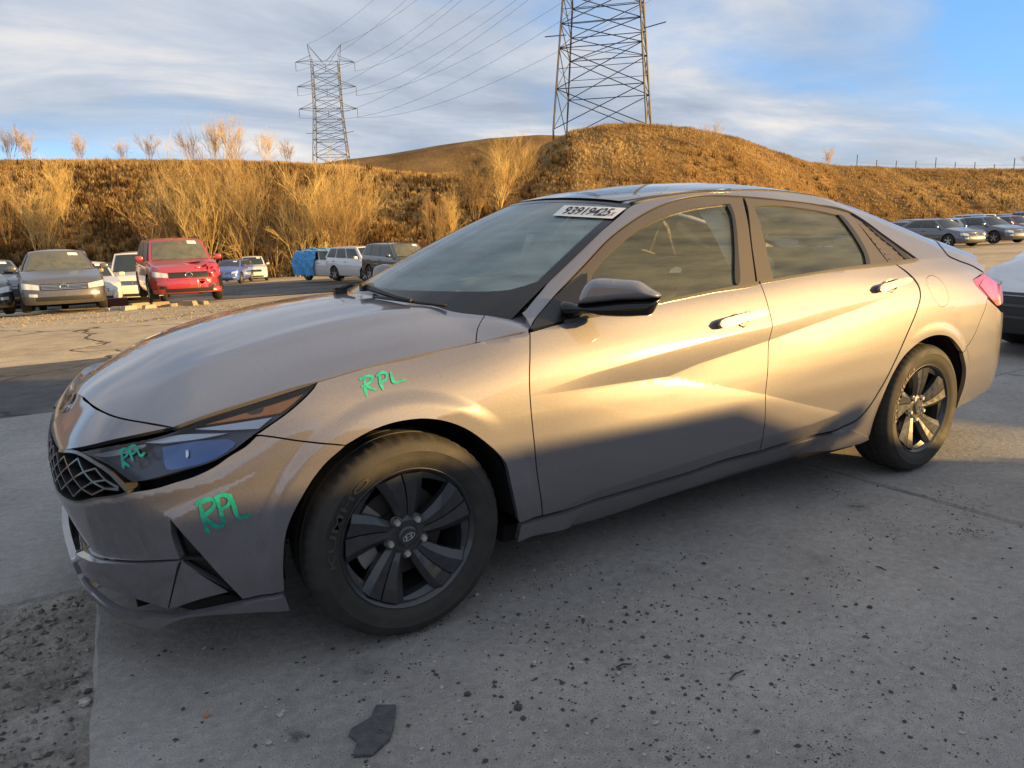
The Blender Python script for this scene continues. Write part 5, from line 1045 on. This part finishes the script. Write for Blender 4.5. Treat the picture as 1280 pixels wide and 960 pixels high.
        if rails:
            m_ = MB(); m_.tube([cab(.08, 1.)*[1, sg, 1]+[0, 0, .0], cab(.15, 1.)*[1, sg, 1]+[0, -.03*sg, .06], cab(.85, 1.)*[1, sg, 1]+[0, -.03*sg, .06], cab(.93, 1.)*[1, sg, 1]], .018, 6); m_.build('roof_rail', BK, t, True)
        for ax in axles:
            m_ = MB(); V_ = []; aa = np.linspace(-.15, math.pi+.15, 16)
            for a in aa: V_ += [(ax+(ra-.004)*math.cos(a), sg*(w2-.02), rw+(ra-.004)*1.02*math.sin(a)), (ax+(ra-.004)*math.cos(a), sg*(w2-.36), rw+(ra-.004)*1.02*math.sin(a))]
            m_.add(V_, [(2*i, 2*i+1, 2*i+3, 2*i+2) for i in range(15)]); m_.add([(ax+(ra-.004)*math.cos(a), sg*(w2-.34), rw+(ra-.004)*math.sin(a)) for a in aa], [tuple(range(16))]); m_.build('wheel_well', DARK, t, fix=False)
            wl = MB(); yo = sg*(w2-.012); di = -sg
            wl.lathe([(rw*.62, 0), (rw*.72, di*-.004), (rw*.90, di*-.002), (rw*.97, di*.02), (rw, di*.05), (rw, di*.17), (rw*.9, di*.21), (rw*.6, di*.2)], 28, c=(ax, yo, rw)); wo = wl.build('wheel', TYR, t, True, 45)
            rm = MB(); rm.lathe([(rw*.64, di*.012), (rw*.60, di*.03), (rw*.56, di*.09), (0, di*.10)], 24, c=(ax, yo, rw)); rm.build('rim_back', BK, wo, True)
            rm = MB()
            for k in range(5):
                a = 2*math.pi*k/5+.3; c_, s_ = math.cos(a), math.sin(a); px_, pz_ = -s_, c_
                rm.add([(ax+c_*r+px_*h_, yo+di*d, rw+s_*r+pz_*h_) for r, h_, d in ((.03, -.03, .03), (.03, .03, .03), (rw*.63, .05, .012), (rw*.63, -.05, .012))], [(0, 1, 2, 3)])
            rm.lathe([(rw*.66, di*.004), (rw*.62, di*.004), (rw*.61, di*.02)], 28, c=(ax, yo, rw)); rm.lathe([(0, di*.022), (.05, di*.025), (.055, di*.04)], 12, c=(ax, yo, rw)); rm.build('rim', wheelm or ALLOY, wo, True, 30)
    mb = MB(); mb.box((Ln/2, 0, zs+.03), (Ln-.7, W-.3, .12)); mb.box((Ln/2, 0, .5), (Ln-1.0, W-.85, .5)); mb.build('underbody', DARK, t)
    return t
def facing(px, D, rot=0): 
    """yaw that points from the spot to the camera, turned by rot degrees (positive: its nose swings to picture right)"""
    p = at(px, D); a = math.atan2(CAM[1]-p[1], CAM[0]-p[0]); return a+math.radians(rot)
def park(name, label, px, D, rot, col, kind='sedan', **kw):
    """front bumper centre at picture column px, depth D"""
    p = at(px, D); f_ = facing(px, D, rot); return gcar(name, label, tuple(p), f_, col, kind, **kw)
park('sedan', 'dusty black sedan with wide chrome bar grille beside the damaged red SUV', 88, 17.6, 2, (.022, .024, .026), glassm=CGD, dusty=.14)
park('suv', 'red SUV with smashed front corner and crumpled headlight', 244, 19.6, 8, (.36, .008, .012), 'suv', grille='frame', wreck='front_right', glassm=CGD, rails=True, metal=.2, dusty=.03)
park('suv', 'tan SUV with roof rails parked directly behind the black sedan', 97, 23.5, 4, (.20, .16, .12), 'suv', rails=True, H=1.86, glassm=CGD)
park('suv', 'taller beige SUV furthest back in line behind the black sedan', 100, 29.5, 4, (.24, .20, .15), 'suv', rails=True, H=2.08, glassm=CGD)
park('hatchback', 'grey blue hatchback beside the black sedan with dark mirror', 8, 21.0, 8, (.10, .12, .15), 'suv', H=1.55)
park('sedan', 'dark charcoal car cut off by the picture edge beside black sedan', -28, 17.2, 6, (.03, .035, .04))
park('hatchback', 'pale silver car with dark hood stripes seen behind the grey hatchback', 38, 34, 4, (.32, .33, .34), 'suv', H=1.5)
park('sedan', 'dark teal sedan between the tan SUV and the white van', 146, 33, 0, (.02, .05, .06))
park('van', 'white van parked behind the red SUV', 176, 27, -4, (.62, .62, .62), 'van', metal=.0)
park('sedan', 'white car with red lamp peeking beside the black sedan', 122, 24.0, 2, (.55, .54, .52), metal=0.)
park('hatchback', 'navy dark SUV at the back behind the white van', 158, 42, 0, (.02, .025, .045), 'suv')
park('hatchback', 'bright blue hatchback by the hill foot behind the red SUV', 286, 48, -16, (.02, .09, .45), 'suv', H=1.5, metal=.2)
park('suv', 'white SUV standing alone in front of the bare trees', 325, 52, 2, (.62, .62, .60), 'suv', grille='frame', metal=0., dusty=.06)
park('suv', 'white SUV half wrapped in a blue tarp', 458, 40, 40, (.60, .60, .60), 'suv', metal=0., rails=True)
park('suv', 'white crossover with broken black front corner beside the black SUV', 494, 36, 36, (.62, .62, .64), 'suv', wreck='front_right', metal=0.)
park('suv', 'black SUV with roof rails and dusty windshield', 538, 31.5, 30, (.006, .006, .007), 'suv', rails=True, glassm=CGD, dusty=.01, metal=0.)
park('hatchback', 'blue grey car seen through the windshield beside the rear-view mirror', 640, 27, 34, (.05, .09, .14), 'suv', H=1.55)
park('sedan', 'dark sedan seen through the windshield near the far pillar', 715, 27, 34, (.03, .04, .05))
park('sedan', 'grey sedan with dusty roof further back beside the hatchback', 60, 40, 6, (.16, .16, .16))
park('suv', 'olive dark SUV far back between the white van and red SUV', 205, 38, 4, (.05, .055, .04), 'suv')
park('sedan', 'brown sedan far back behind the grey hatchback', 12, 46, 8, (.13, .09, .06))
# right-hand lot
park('sedan', 'dark blue sedan in the front row of the right lot', 1217, 38, 52, (.025, .04, .075))
park('hatchback', 'cream car with pale nose behind the dark blue sedan', 1239, 41, 46, (.45, .40, .30), 'sedan', metal=0.)
park('sedan', 'deep blue sedan with white headlight beside the cream car', 1272, 40, 50, (.02, .04, .09))
park('sedan', 'dark red sedan behind the deep blue sedan', 1300, 46, 50, (.22, .02, .025))
park('sedan', 'black sedan behind the dark blue sedan of the right lot', 1172, 47, 52, (.02, .02, .022))
park('sedan', 'charcoal sedan in the back row of the right lot', 1232, 56, 52, (.05, .05, .055))
park('van', 'white van roof showing in the back row of the right lot', 1252, 66, 52, (.55, .55, .55), 'van', metal=0.)
park('suv', 'dark SUV in the back row behind the red sedan', 1330, 54, 50, (.03, .03, .035), 'suv')
park('sedan', 'silver sedan in the furthest row of the right lot', 1275, 76, 52, (.40, .40, .40))
for i, (px, D, rot, c, k, lb) in enumerate(((1150, 58, 52, (.10, .10, .11), 'sedan', 'mid grey sedan in the third row of the right lot'), (1178, 62, 50, (.45, .45, .44), 'suv', 'pale SUV in the third row of the right lot'), (1205, 66, 52, (.03, .05, .10), 'sedan', 'navy sedan in the third row beside the pale SUV'), (1140, 70, 50, (.25, .24, .22), 'sedan', 'beige sedan in the fourth row below the golden slope'), (1168, 76, 50, (.02, .02, .02), 'suv', 'black SUV in the fourth row below the golden slope'), (1215, 82, 50, (.5, .5, .5), 'suv', 'white SUV in the last row below the slope'), (1255, 86, 50, (.08, .09, .11), 'sedan', 'slate sedan in the last row below the slope'), (1300, 62, 50, (.35, .34, .33), 'suv', 'silver SUV behind the dark red sedan'), (1325, 72, 50, (.2, .03, .03), 'sedan', 'maroon sedan in the last row of the right lot'))):
    park(k if k == 'suv' else 'sedan', lb, px, D, rot, c, k)
for i, (px, D, rot, c, k, lb) in enumerate(((118, 34, 4, (.06, .07, .09), 'suv', 'slate blue SUV far behind the tan SUV'), (190, 31, 2, (.30, .31, .32), 'sedan', 'silver sedan tucked behind the red SUV'), (28, 29, 6, (.5, .49, .46), 'sedan', 'cream sedan behind the grey hatchback and black sedan'), (165, 36, 0, (.12, .02, .02), 'sedan', 'maroon sedan between the vans behind the red SUV'), (75, 50, 4, (.35, .35, .36), 'suv', 'light grey SUV at the very back by the hill foot'))):
    park(k if k == 'suv' else 'sedan', lb, px, D, rot, c, k)
# the wreck beside the tail
p = at(1312, 6.3); gcar('sedan', 'white wrecked sedan with missing front bumper behind the grey sedan tail', tuple(p), math.atan2(CAM[1]-p[1], CAM[0]-p[0])-.55, (.62, .64, .68), 'sedan', wreck='no_bumper', metal=0., dusty=.05, sticker=False)
# the row behind the photographer, whose shadow lies over the apron
for i, (x, y, a, k, c, lb) in enumerate(((6.75, -5.15, 0., 'suv', (.30, .30, .31), 'silver SUV parked behind the photographer casting the long shadow'), (1.65, -5.25, 0., 'sedan', (.05, .06, .08), 'dark sedan parked behind the photographer nose to the silver SUV'), (12.7, -5.45, 0., 'sedan', (.35, .34, .32), 'pale sedan parked behind the photographer ahead of the SUV'))):
    gcar('sedan' if k == 'sedan' else 'suv', lb, (x, y, 0), a, c, k, H=1.47 if k == 'suv' else None)

# ================================================================== blue tarp, debris, stones
TARP = mat('blue_tarp', (.06, .30, .62), .45, bump=(8, .8))
tw = bpy.data.objects[[o.name for o in bpy.data.objects if o.get('label', '').startswith('white SUV half')][0]]; Mw = Matrix.LocRotScale(tw.location, tw.rotation_euler.to_quaternion(), None)
Vt = []; nt_, ns_ = 16, 22
for i in range(nt_):
    x = 2.75+i*2.02/(nt_-1)
    for j in range(ns_):
        a = math.pi*j/(ns_-1); c_, s_ = math.cos(a), math.sin(a); y = 1.0*math.copysign(abs(c_)**.45, c_); z = .28+1.42*abs(s_)**.6*(1-.10*(i/(nt_-1))**2); n_ = .05*math.sin(i*1.9+j*1.3)+.04*math.sin(j*2.7-i)+.03*rng.standard_normal()
        Vt.append(Mw @ Vector((x+n_*.6, y*(1+n_*.6), z+n_*abs(s_))))
endc = [Mw @ Vector((4.82, 0, .9))]
tp = pym('tarp', [tuple(v) for v in Vt]+[tuple(endc[0])], [(i*ns_+j, (i+1)*ns_+j, (i+1)*ns_+j+1, i*ns_+j+1) for i in range(nt_-1) for j in range(ns_-1)]+[((nt_-1)*ns_+j, (nt_-1)*ns_+j+1, nt_*ns_) for j in range(ns_-1)])
tag(link('tarp', tp, TARP), 'crumpled blue tarp draped over the rear of a white SUV', 'tarp')
def stone_mesh(name, s, seed):
    r_ = np.random.default_rng(seed); bm = bmesh.new(); bmesh.ops.create_icosphere(bm, subdivisions=1, radius=1)
    for v in bm.verts: v.co = Vector((v.co.x*s*(.7+.6*r_.random()), v.co.y*s*(.7+.6*r_.random()), v.co.z*s*.7*(.7+.5*r_.random())))
    me = bpy.data.meshes.new(name); bm.to_mesh(me); bm.free(); return me
STN = mat('grey_stone', (.26, .25, .24), .9, var=(30, 0, (.48, .46, .43))); STD = mat('dark_stone', (.06, .056, .053), .9)
def gpix(px, py, z=0.):
    d = ray(px, py); t = (z-CAM[2])/d[2]; return CAM+d*t
for i, (px, py, s_) in enumerate([(648, 886, .012), (773, 843, .009), (812, 867, .008), (782, 760, .008), (596, 745, .010), (820, 905, .009), (1087, 760, .009), (840, 880, .008), (995, 822, .009), (880, 705, .008), (1086, 702, .008), (106, 877, .018), (110, 862, .012), (337, 930, .009), (350, 895, .009), (585, 869, .010), (552, 860, .008)]):
    p = gpix(px, py); o = link('stone', stone_mesh('stone', s_, i), STN if i % 3 else STD); o.location = (p[0], p[1], s_*.45 if px > 130 else s_*.45-.01); tag(o, 'loose grey stone lying on the concrete in front of the sedan', 'stone', 'stones scattered on the apron')
def stones(name, n, region, smin, smax, m, zoff=0.):
    oc = np.array([(1, 0, 0), (-1, 0, 0), (0, 1, 0), (0, -1, 0), (0, 0, 1), (0, 0, -1)], float); of = [(0, 2, 4), (2, 1, 4), (1, 3, 4), (3, 0, 4), (2, 0, 5), (1, 2, 5), (3, 1, 5), (0, 3, 5)]; V = []; F = []
    for i in range(n):
        p = region(); s_ = smin*(smax/smin)**(rng.random()**2.2); a = rng.random()*6.28; q = oc*(.6+.8*rng.random((6, 3)))*s_*[1, .8, .55]; c_, sn = math.cos(a), math.sin(a)
        q = np.stack([q[:, 0]*c_-q[:, 1]*sn, q[:, 0]*sn+q[:, 1]*c_, q[:, 2]], -1)+[p[0], p[1], p[2]+s_*.25+zoff]; k = len(V); V += list(q); F += [tuple(x+k for x in f_) for f_ in of]
    return tag(link(name, pym(name, V, F), m), kind='stuff')
def reg_apron():
    while True:
        px = rng.uniform(140, 1290); py = 590+370*rng.random()**.8
        if px < 400 and py < 800: continue
        c = .10+.90*math.exp(-((px-800)/260)**2-((py-800)/90)**2)+.5*math.exp(-((px-1130)/160)**2-((py-620)/40)**2)
        if rng.random() < c: return gpix(px, py)
CLC = [(gpix(rng.uniform(420, 1280), rng.uniform(600, 950)), rng.uniform(.04, .22)) for _ in range(34)]+[(gpix(640, 730), .12), (gpix(700, 715), .1), (gpix(1060, 606), .15), (gpix(1180, 632), .15), (gpix(780, 800), .2)]
def reg_clump():
    c, r_ = CLC[int(rng.integers(len(CLC)))]; return np.array((c[0]+rng.normal()*r_, c[1]+rng.normal()*r_*.7, 0.))
stones('loose_gravel', 1500, reg_apron, .0014, .010, STD); stones('loose_gravel', 1500, reg_apron, .0014, .008, STN); stones('loose_gravel', 2600, reg_clump, .0012, .0055, STD); stones('loose_gravel', 1600, reg_clump, .0012, .006, STN)
def reg_pit(): y = rng.uniform(-1.6, .07); return np.array((rng.uniform(-1.9, -.82-(.07-y)*.085), y, -.010))
stones('pit_gravel', 2600, reg_pit, .003, .018, mat('pit_stone', (.10, .09, .08), .95, var=(25, 0, (.30, .28, .25)))); stones('pit_gravel', 700, reg_pit, .003, .014, STD)
def reg_row():
    p = at(rng.uniform(-60, 420), rng.uniform(12.5, 17.4)); return p
stones('row_gravel', 2600, reg_row, .008, .032, mat('row_stone', (.30, .25, .18), .95))
# rubber scrap, leaf, twigs
sp = [gpix(*q, .004) for q in [(470, 883), (495, 882.5), (492, 910), (487, 925), (465, 945), (442, 946), (446, 928), (436, 920), (440, 912), (464, 898)]]
mb = MB(); mb.prism([(p[0], p[1], .002) for p in sp], (0, 0, 0), (0, 0, .007)); c0 = gpix(475, 918); mb.lathe([(.004, .0095), (.009, .0095), (.009, .011), (.004, .011)], 10, 'z', (c0[0], c0[1], 0)); mb.build('rubber_scrap', mat('scrap_rubber', (.055, .06, .066), .7, bump=(60, .8), var=(40, .1, (.10, .105, .11))))
tag(bpy.data.objects['rubber_scrap'], 'torn dark grey rubber scrap lying flat on the concrete', 'scrap')
lp = gpix(258, 896); mb = MB(); mb.add([(lp[0]-.010, lp[1], .006), (lp[0], lp[1]-.007, .003), (lp[0]+.012, lp[1], .009), (lp[0], lp[1]+.008, .004)], [(0, 1, 2), (0, 2, 3)]); tag(mb.build('leaf', mat('orange_leaf', (.45, .14, .02), .7)), 'tiny curled orange leaf on the concrete', 'leaf')
for (a, b) in (((912, 850), (930, 838)), ((770, 834), (790, 830)), ((1095, 708), (1108, 713))):
    p, q = gpix(*a, .004), gpix(*b, .006); mb = MB(); mb.tube([p, (p+q)/2+[0, .004, .003], q], [.002, .003, .0015], 5); tag(mb.build('twig', mat('twig_bark', (.05, .04, .03), .9)), 'short dark twig lying on the concrete', 'twig', 'twigs on the apron')
WOOD = mat('weathered_wood', (.30, .22, .13), .9, bump=(40, .5)); BRK = mat('broken_concrete', (.34, .30, .24), .95, bump=(30, .6))
for i, (px, D, s_) in enumerate([(165, 17.2, .16), (178, 17.8, .22), (190, 17.4, .14), (205, 18.2, .2), (222, 17.9, .12), (240, 18.0, .18), (150, 17.4, .14), (258, 18.2, .14), (140, 17.6, .1)]):
    p = at(px, D); mb = MB(); a = rng.random()*3; c_, sn = math.cos(a), math.sin(a); R_ = np.array([(c_, -sn, 0), (sn, c_, 0), (0, 0, 1)]); mb.box((p[0], p[1], p[2]+s_*.3), (s_*2.2, s_, s_*.6), R_, .8)
    tag(mb.build('debris_chunk', WOOD if i % 2 else BRK), 'broken chunk of wood or concrete lying in front of the red SUV', 'debris', 'debris along the parked row')
p = at(152, 21); mb = MB(); mb.box((p[0], p[1], p[2]+.13), (.5, .4, .26)); tag(mb.build('crate', mat('dark_red_box', (.10, .025, .02), .7)), 'small dark red box on the ground between the black sedan and red SUV', 'box')

# ================================================================== vegetation
def fastmesh(name, V, tri):
    me = bpy.data.meshes.new(name); V = np.asarray(V, np.float32); tri = np.asarray(tri, np.int32); me.vertices.add(len(V)); me.vertices.foreach_set('co', V.ravel()); me.loops.add(tri.size); me.loops.foreach_set('vertex_index', tri.ravel())
    me.polygons.add(len(tri)); me.polygons.foreach_set('loop_start', np.arange(0, tri.size, 3, dtype=np.int32)); me.update(calc_edges=True); me.validate(); return me
def veg_mat(name, c1, c2, c3, sc=.15, transl=.35):
    m = bpy.data.materials.new(name); m.use_nodes = True; t = m.node_tree; t.nodes.clear(); o = N(t, 'ShaderNodeOutputMaterial'); d = N(t, 'ShaderNodeBsdfDiffuse'); tr = N(t, 'ShaderNodeBsdfTranslucent'); mx_ = N(t, 'ShaderNodeMixShader', inputs={0: transl})
    tc = N(t, 'ShaderNodeTexCoord'); n1 = N(t, 'ShaderNodeTexNoise', inputs={'Scale': sc, 'Detail': 5, 'Roughness': .6}); L(t, tc.outputs['Object'], n1.inputs['Vector']); n2 = N(t, 'ShaderNodeTexNoise', inputs={'Scale': 2.5, 'Detail': 2}); L(t, tc.outputs['Object'], n2.inputs['Vector'])
    r = ramp(t, M(t, 'ADD', M(t, 'MULTIPLY', n1.outputs[0], .55), M(t, 'MULTIPLY', n2.outputs[0], .45)), [(.38, c1), (.5, c2), (.62, c3)])
    for s_ in (d, tr): L(t, r.outputs[0], s_.inputs[0])
    L(t, d.outputs[0], mx_.inputs[1]); L(t, tr.outputs[0], mx_.inputs[2]); L(t, mx_.outputs[0], o.inputs[0]); return m
def tufts(name, n, sampler, hmin, hmax, wid, blades, m, spread=.35):
    a, D = sampler(n); x, y = colx(D, (a-640)/FPX*D); z = hillz(a, D); n = len(x); h = rng.uniform(hmin, hmax, n)
    th = rng.uniform(0, 6.283, (n, blades)); ln = rng.uniform(.05, spread, (n, blades)); hb = h[:, None]*rng.uniform(.6, 1, (n, blades)); off = rng.uniform(-.5, .5, (n, blades, 2))*h[:, None, None]*.5
    bx, by = x[:, None]+off[..., 0], y[:, None]+off[..., 1]; ph = rng.uniform(0, 3.14, (n, blades)); w_ = wid*rng.uniform(.6, 1.4, (n, blades))
    P0 = np.stack([bx-np.cos(ph)*w_, by-np.sin(ph)*w_, np.broadcast_to(z[:, None]-.1, bx.shape)], -1); P1 = np.stack([bx+np.cos(ph)*w_, by+np.sin(ph)*w_, np.broadcast_to(z[:, None]-.1, bx.shape)], -1)
    P2_ = np.stack([bx+np.cos(th)*ln*hb, by+np.sin(th)*ln*hb, z[:, None]+hb], -1); V = np.stack([P0, P1, P2_], -2).reshape(-1, 3); return tag(link(name, fastmesh(name, V, np.arange(len(V)).reshape(-1, 3)), m), kind='stuff')
def samp_hill(lo, hi, a0=-70, a1=1350):
    def f(n):
        a = rng.uniform(a0, a1, n); t = rng.uniform(lo, hi, n); b = np.interp(a, CX, BD); c = np.interp(a, CX, CD); return a, b+(c-b)*t
    return f
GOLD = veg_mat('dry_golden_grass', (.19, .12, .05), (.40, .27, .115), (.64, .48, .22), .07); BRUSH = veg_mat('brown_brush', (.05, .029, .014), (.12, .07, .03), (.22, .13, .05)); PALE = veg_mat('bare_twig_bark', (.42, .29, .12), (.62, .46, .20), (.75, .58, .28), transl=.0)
tufts('dry_grass', 52000, samp_hill(.0, 1.06), .18, .50, .05, 5, GOLD, .6)
tufts('dry_grass', 18000, samp_hill(.75, 1.10), .25, .65, .045, 5, GOLD, .4)
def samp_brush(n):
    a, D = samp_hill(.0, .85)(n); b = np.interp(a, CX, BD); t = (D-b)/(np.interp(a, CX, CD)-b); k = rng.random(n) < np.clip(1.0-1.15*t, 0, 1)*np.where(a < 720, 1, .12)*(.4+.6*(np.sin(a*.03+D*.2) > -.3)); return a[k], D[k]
tufts('brush', 11000, samp_brush, .5, 1.3, .09, 8, BRUSH, .6)  # scrub whose dark tone low on the left also stands in for shadow
def tree_mesh(seed, levels=4, stems=8, h=1.0):
    """bare multi-stemmed tree: trunk mesh and crown mesh, unit height"""
    r_ = np.random.default_rng(seed); TV, TF, CV, CF = [], [], [], []
    def seg(V, F, p, q, ra, rb):
        d = q-p; l = np.linalg.norm(d)+1e-9; d = d/l; a = np.cross(d, (0, 0, 1) if abs(d[2]) < .9 else (1, 0, 0)); a /= np.linalg.norm(a); b = np.cross(d, a); k = len(V)
        for c_, rr_ in ((p, ra), (q, rb)):
            for j in range(3): t = 2.094*j; V.append(c_+rr_*(a*math.cos(t)+b*math.sin(t)))
        for j in range(3): F.append((k+j, k+(j+1) % 3, k+3+(j+1) % 3)); F.append((k+j, k+3+(j+1) % 3, k+3+j))
    def grow(p, d, l, rad, lev):
        V, F = (TV, TF) if lev <= 1 else (CV, CF); n = 3 if lev < 3 else 2
        for i in range(n):
            d2 = d+r_.normal(0, .10, 3); d2[2] += .05; d2 /= np.linalg.norm(d2); q = p+d2*l/n; seg(V, F, p, q, rad*(1-.3*i/n), rad*(1-.3*(i+1)/n)); 
            if lev < levels:
                for k in range((3, 3, 2, 2)[min(lev, 3)] if i else 1):
                    ax = r_.normal(0, 1, 3); ax -= ax@d2*d2; ax /= np.linalg.norm(ax); ang = r_.uniform(.3, .75); nd = d2*math.cos(ang)+ax*math.sin(ang); nd[2] += .12; nd /= np.linalg.norm(nd); grow(p+(q-p)*r_.uniform(.3, 1), nd, l*r_.uniform(.42, .62), rad*.5, lev+1)
            p, d = q, d2
    for s_ in range(stems):
        a = r_.uniform(0, 6.283); tl = r_.uniform(.08, .5); d = np.array((math.cos(a)*tl, math.sin(a)*tl, 1.)); d /= np.linalg.norm(d); grow(np.array((math.cos(a)*.03, math.sin(a)*.03, 0.)), d, h*r_.uniform(.6, .85), .0075*r_.uniform(.7, 1.3), 0)
    return fastmesh('trunk', TV, TF), fastmesh('crown', CV, CF)
BROWN = veg_mat('grey_brown_twigs', (.20, .14, .08), (.32, .22, .11), (.45, .33, .16), transl=.0)
variants = [tree_mesh(40+i, 3 if i < 4 else 3, (6, 5, 7, 5, 6)[i]) for i in range(5)]
def tree(px, D, hgt, v, label, group, sx=1., base=None, lean=0):
    a_, D_2 = np.array([float(px)]), np.array([float(D)]); x, y = colx(D, (px-640)/FPX*D); z = max(float(hillz(a_, D_2)[0]) if D > np.interp(px, CX, BD) else -9, float(gz(x, y)))-.15
    t = thing('bare_tree', label, 'tree', (x, y, z), rng.random()*6.28, group); t.scale = (hgt*sx, hgt*sx, hgt)
    for nm, me in zip(('trunk', 'crown'), variants[v]):
        o = bpy.data.objects.new(nm, me); COL.objects.link(o); o.parent = t
        if not me.materials: me.materials.append(BROWN if v in (1, 3) or (nm == 'trunk' and v == 2) else PALE)
TL = 'leafless golden tree with many upright branches at the hill foot'; TG = 'bare trees along the hill foot'
for i, (px, D, h_) in enumerate([(65, 66, 8.2), (25, 69, 7.5), (-20, 66, 8), (205, 60, 8.5), (232, 61, 10), (262, 60, 9.6), (290, 62, 10.4), (318, 61, 10), (350, 62, 9.8), (378, 60, 9.0), (405, 61, 9.4), (432, 60, 8.6), (448, 63, 7.5), (552, 62, 8.6), (572, 64, 7.8), (100, 72, 6.5), (300, 67, 8), (415, 67, 7.0)]):
    tree(px, D, h_*rng.uniform(.62, .9), i % 5, TL, TG, rng.uniform(.55, .95))
for i, (px, D, h_) in enumerate([(650, 82, 4.6), (668, 85, 3.6), (630, 78, 4.4), (885, 96, 3.2), (600, 74, 5.0)]):
    tree(px, D, h_, (i+2) % 5, 'bushy golden leafless shrub growing on the hillside slope', 'shrubs on the slope', 1.1)
for i, (px, D, h_) in enumerate([(12, 92, 3.6), (45, 92, 4.6), (68, 93, 4.2), (130, 92, 3.4), (182, 92, 2.8), (212, 91, 3.6), (262, 92, 4.0), (290, 92, 5.0), (312, 92, 5.0), (352, 93, 4.2), (378, 94, 3.4), (605, 103, 3.0), (1026, 127, 3.2), (1272, 138, 3.4)]):
    tree(px, D, h_*.8, (i*2+1) % 5, 'small leafless tree standing on the hill crest against the sky', 'trees on the crest', .9)
# fence posts along the right crest
FP = mat('fence_post', (.09, .075, .06), .9)
fen = thing('wire_fence', 'thin wire fence with wooden posts along the right hill crest', 'fence', tuple(np.array([*colx(136, (1150-640)/FPX*136), float(hillz(np.array([1150.]), np.array([136.]))[0])])))
base_ = np.array(fen.location); pts_f = []
for i, px in enumerate(np.linspace(1062, 1300, 11)):
    D = np.interp(px, CX, CD)+1; x, y = colx(D, (px-640)/FPX*D); z = float(hillz(np.array([px]), np.array([D]))[0]); hh = rng.uniform(1.2, 1.7) if i % 4 else 2.3; mb = MB(); mb.tube([np.array((x, y, z-.3))-base_, np.array((x, y, z+hh))-base_], .07, 5); mb.build('post', FP, fen); pts_f.append(np.array((x, y, z+1.1))-base_)
mb = MB(); mb.tube(pts_f, .015, 3); mb.build('wire', FP, fen)

# ================================================================== transmission towers and lines
GALV = mat('galvanised_steel', (.06, .06, .065), .6, metal=.3)
HL = [0, 5.6, 11.2, 14.5, 18.5, 22.5, 26.5, 30.5, 34.8, 39.2]
def hw(h): return np.interp(h, [0, 22.5, 39.2], [6.7, 5.1, 4.9])
def hd(h): return np.interp(h, [0, 22.5, 39.2], [5.6, 3.6, 3.2])
def tower(label, px, D, base_y, yaw):
    x, y = colx(D, (px-640)/FPX*D); z = CAM[2]+(horiz(px)-base_y)*D/FPX; t = thing('transmission_tower', label, 'tower', (x, y, z), yaw, 'steel transmission towers'); th = .11 if D < 200 else .13
    def member(name, a, b, r=th*.6): mb = MB(); mb.tube([a, b], r, 4); mb.build(name, GALV, t)
    C4 = lambda h: [np.array((sx_*hw(h), sy_*hd(h), h)) for sx_, sy_ in ((1, 1), (-1, 1), (-1, -1), (1, -1))]
    for k in range(4): mb = MB(); mb.tube([C4(-6)[k]]+[C4(h)[k] for h in HL], th*1.25, 4); mb.build('leg', GALV, t)
    for i, (h0, h1) in enumerate(zip(HL[:-1], HL[1:])):
        A, B = C4(h0), C4(h1)
        for k in range(4):
            q = (k+1) % 4; member('brace', A[k], B[q]); member('brace', A[q], B[k]); member('brace', B[k], B[q])
            if i in (1, 3): m_ = (A[k]+B[q])/2; member('brace', (A[k]+B[k])/2, m_, th*.4); member('brace', (A[q]+B[q])/2, m_, th*.4)
        if i in (1, 4): member('brace', B[0], B[2], th*.4); member('brace', B[1], B[3], th*.4)
    tips = []
    for h in (22.5, 30.5, 39.2):
        for sg in (1, -1):
            tip = np.array((sg*10.9, 0, h+.3)); tips.append(tip)
            for sy_ in (1, -1): member('crossarm', np.array((sg*hw(h), sy_*hd(h), h)), tip); member('crossarm', np.array((sg*hw(h), sy_*hd(h), h+2.0)), tip)
            member('insulator', tip, tip-[0, 0, 3.2], .11)
        member('insulator', (0, 0, h), (0, 0, h-3.2), .11); tips.append(np.array((0, 0, h)))
    for sg in (1, -1):
        tip = np.array((sg*6.2, 0, 45.8)); tips.append(tip+[0, 0, 3.2])
        for sy_ in (1, -1): member('peak', np.array((sg*hw(39.2), sy_*hd(39.2), 39.2)), tip); member('peak', np.array((sg*.8, sy_*hd(39.2), 39.2)), tip)
        member('bracket', np.array((sg*hw(14.), 0, 14.)), np.array((sg*(hw(14.)+3.2), 0, 14.6 if sg > 0 else 14.)), th*.7)
    c_, sn = math.cos(yaw), math.sin(yaw)
    return [np.array((x+p[0]*c_-p[1]*sn, y+p[0]*sn+p[1]*c_, z+p[2]-3.2)) for p in tips]
ta = tower('distant steel lattice tower with three crossarms behind the bare trees', 430, 300, 218, -YAW+.10)
tb = tower('large steel lattice tower standing on top of the golden mound', 757, 118, 172, -YAW-.25)
WIRE = mat('power_cable', (.06, .06, .065), .5)
for i, (a, b) in enumerate(zip(ta, tb)):
    pts = []
    for k in range(25): f_ = k/24; p = a*(1-f_)+b*f_; p[2] -= 5.0*4*f_*(1-f_); pts.append(p)
    mb = MB(); mb.tube(pts, [.045-.022*k/24 for k in range(25)], 4); tag(mb.build('power_line', WIRE), 'thin power line hanging between the two lattice towers', 'cable', 'power lines')
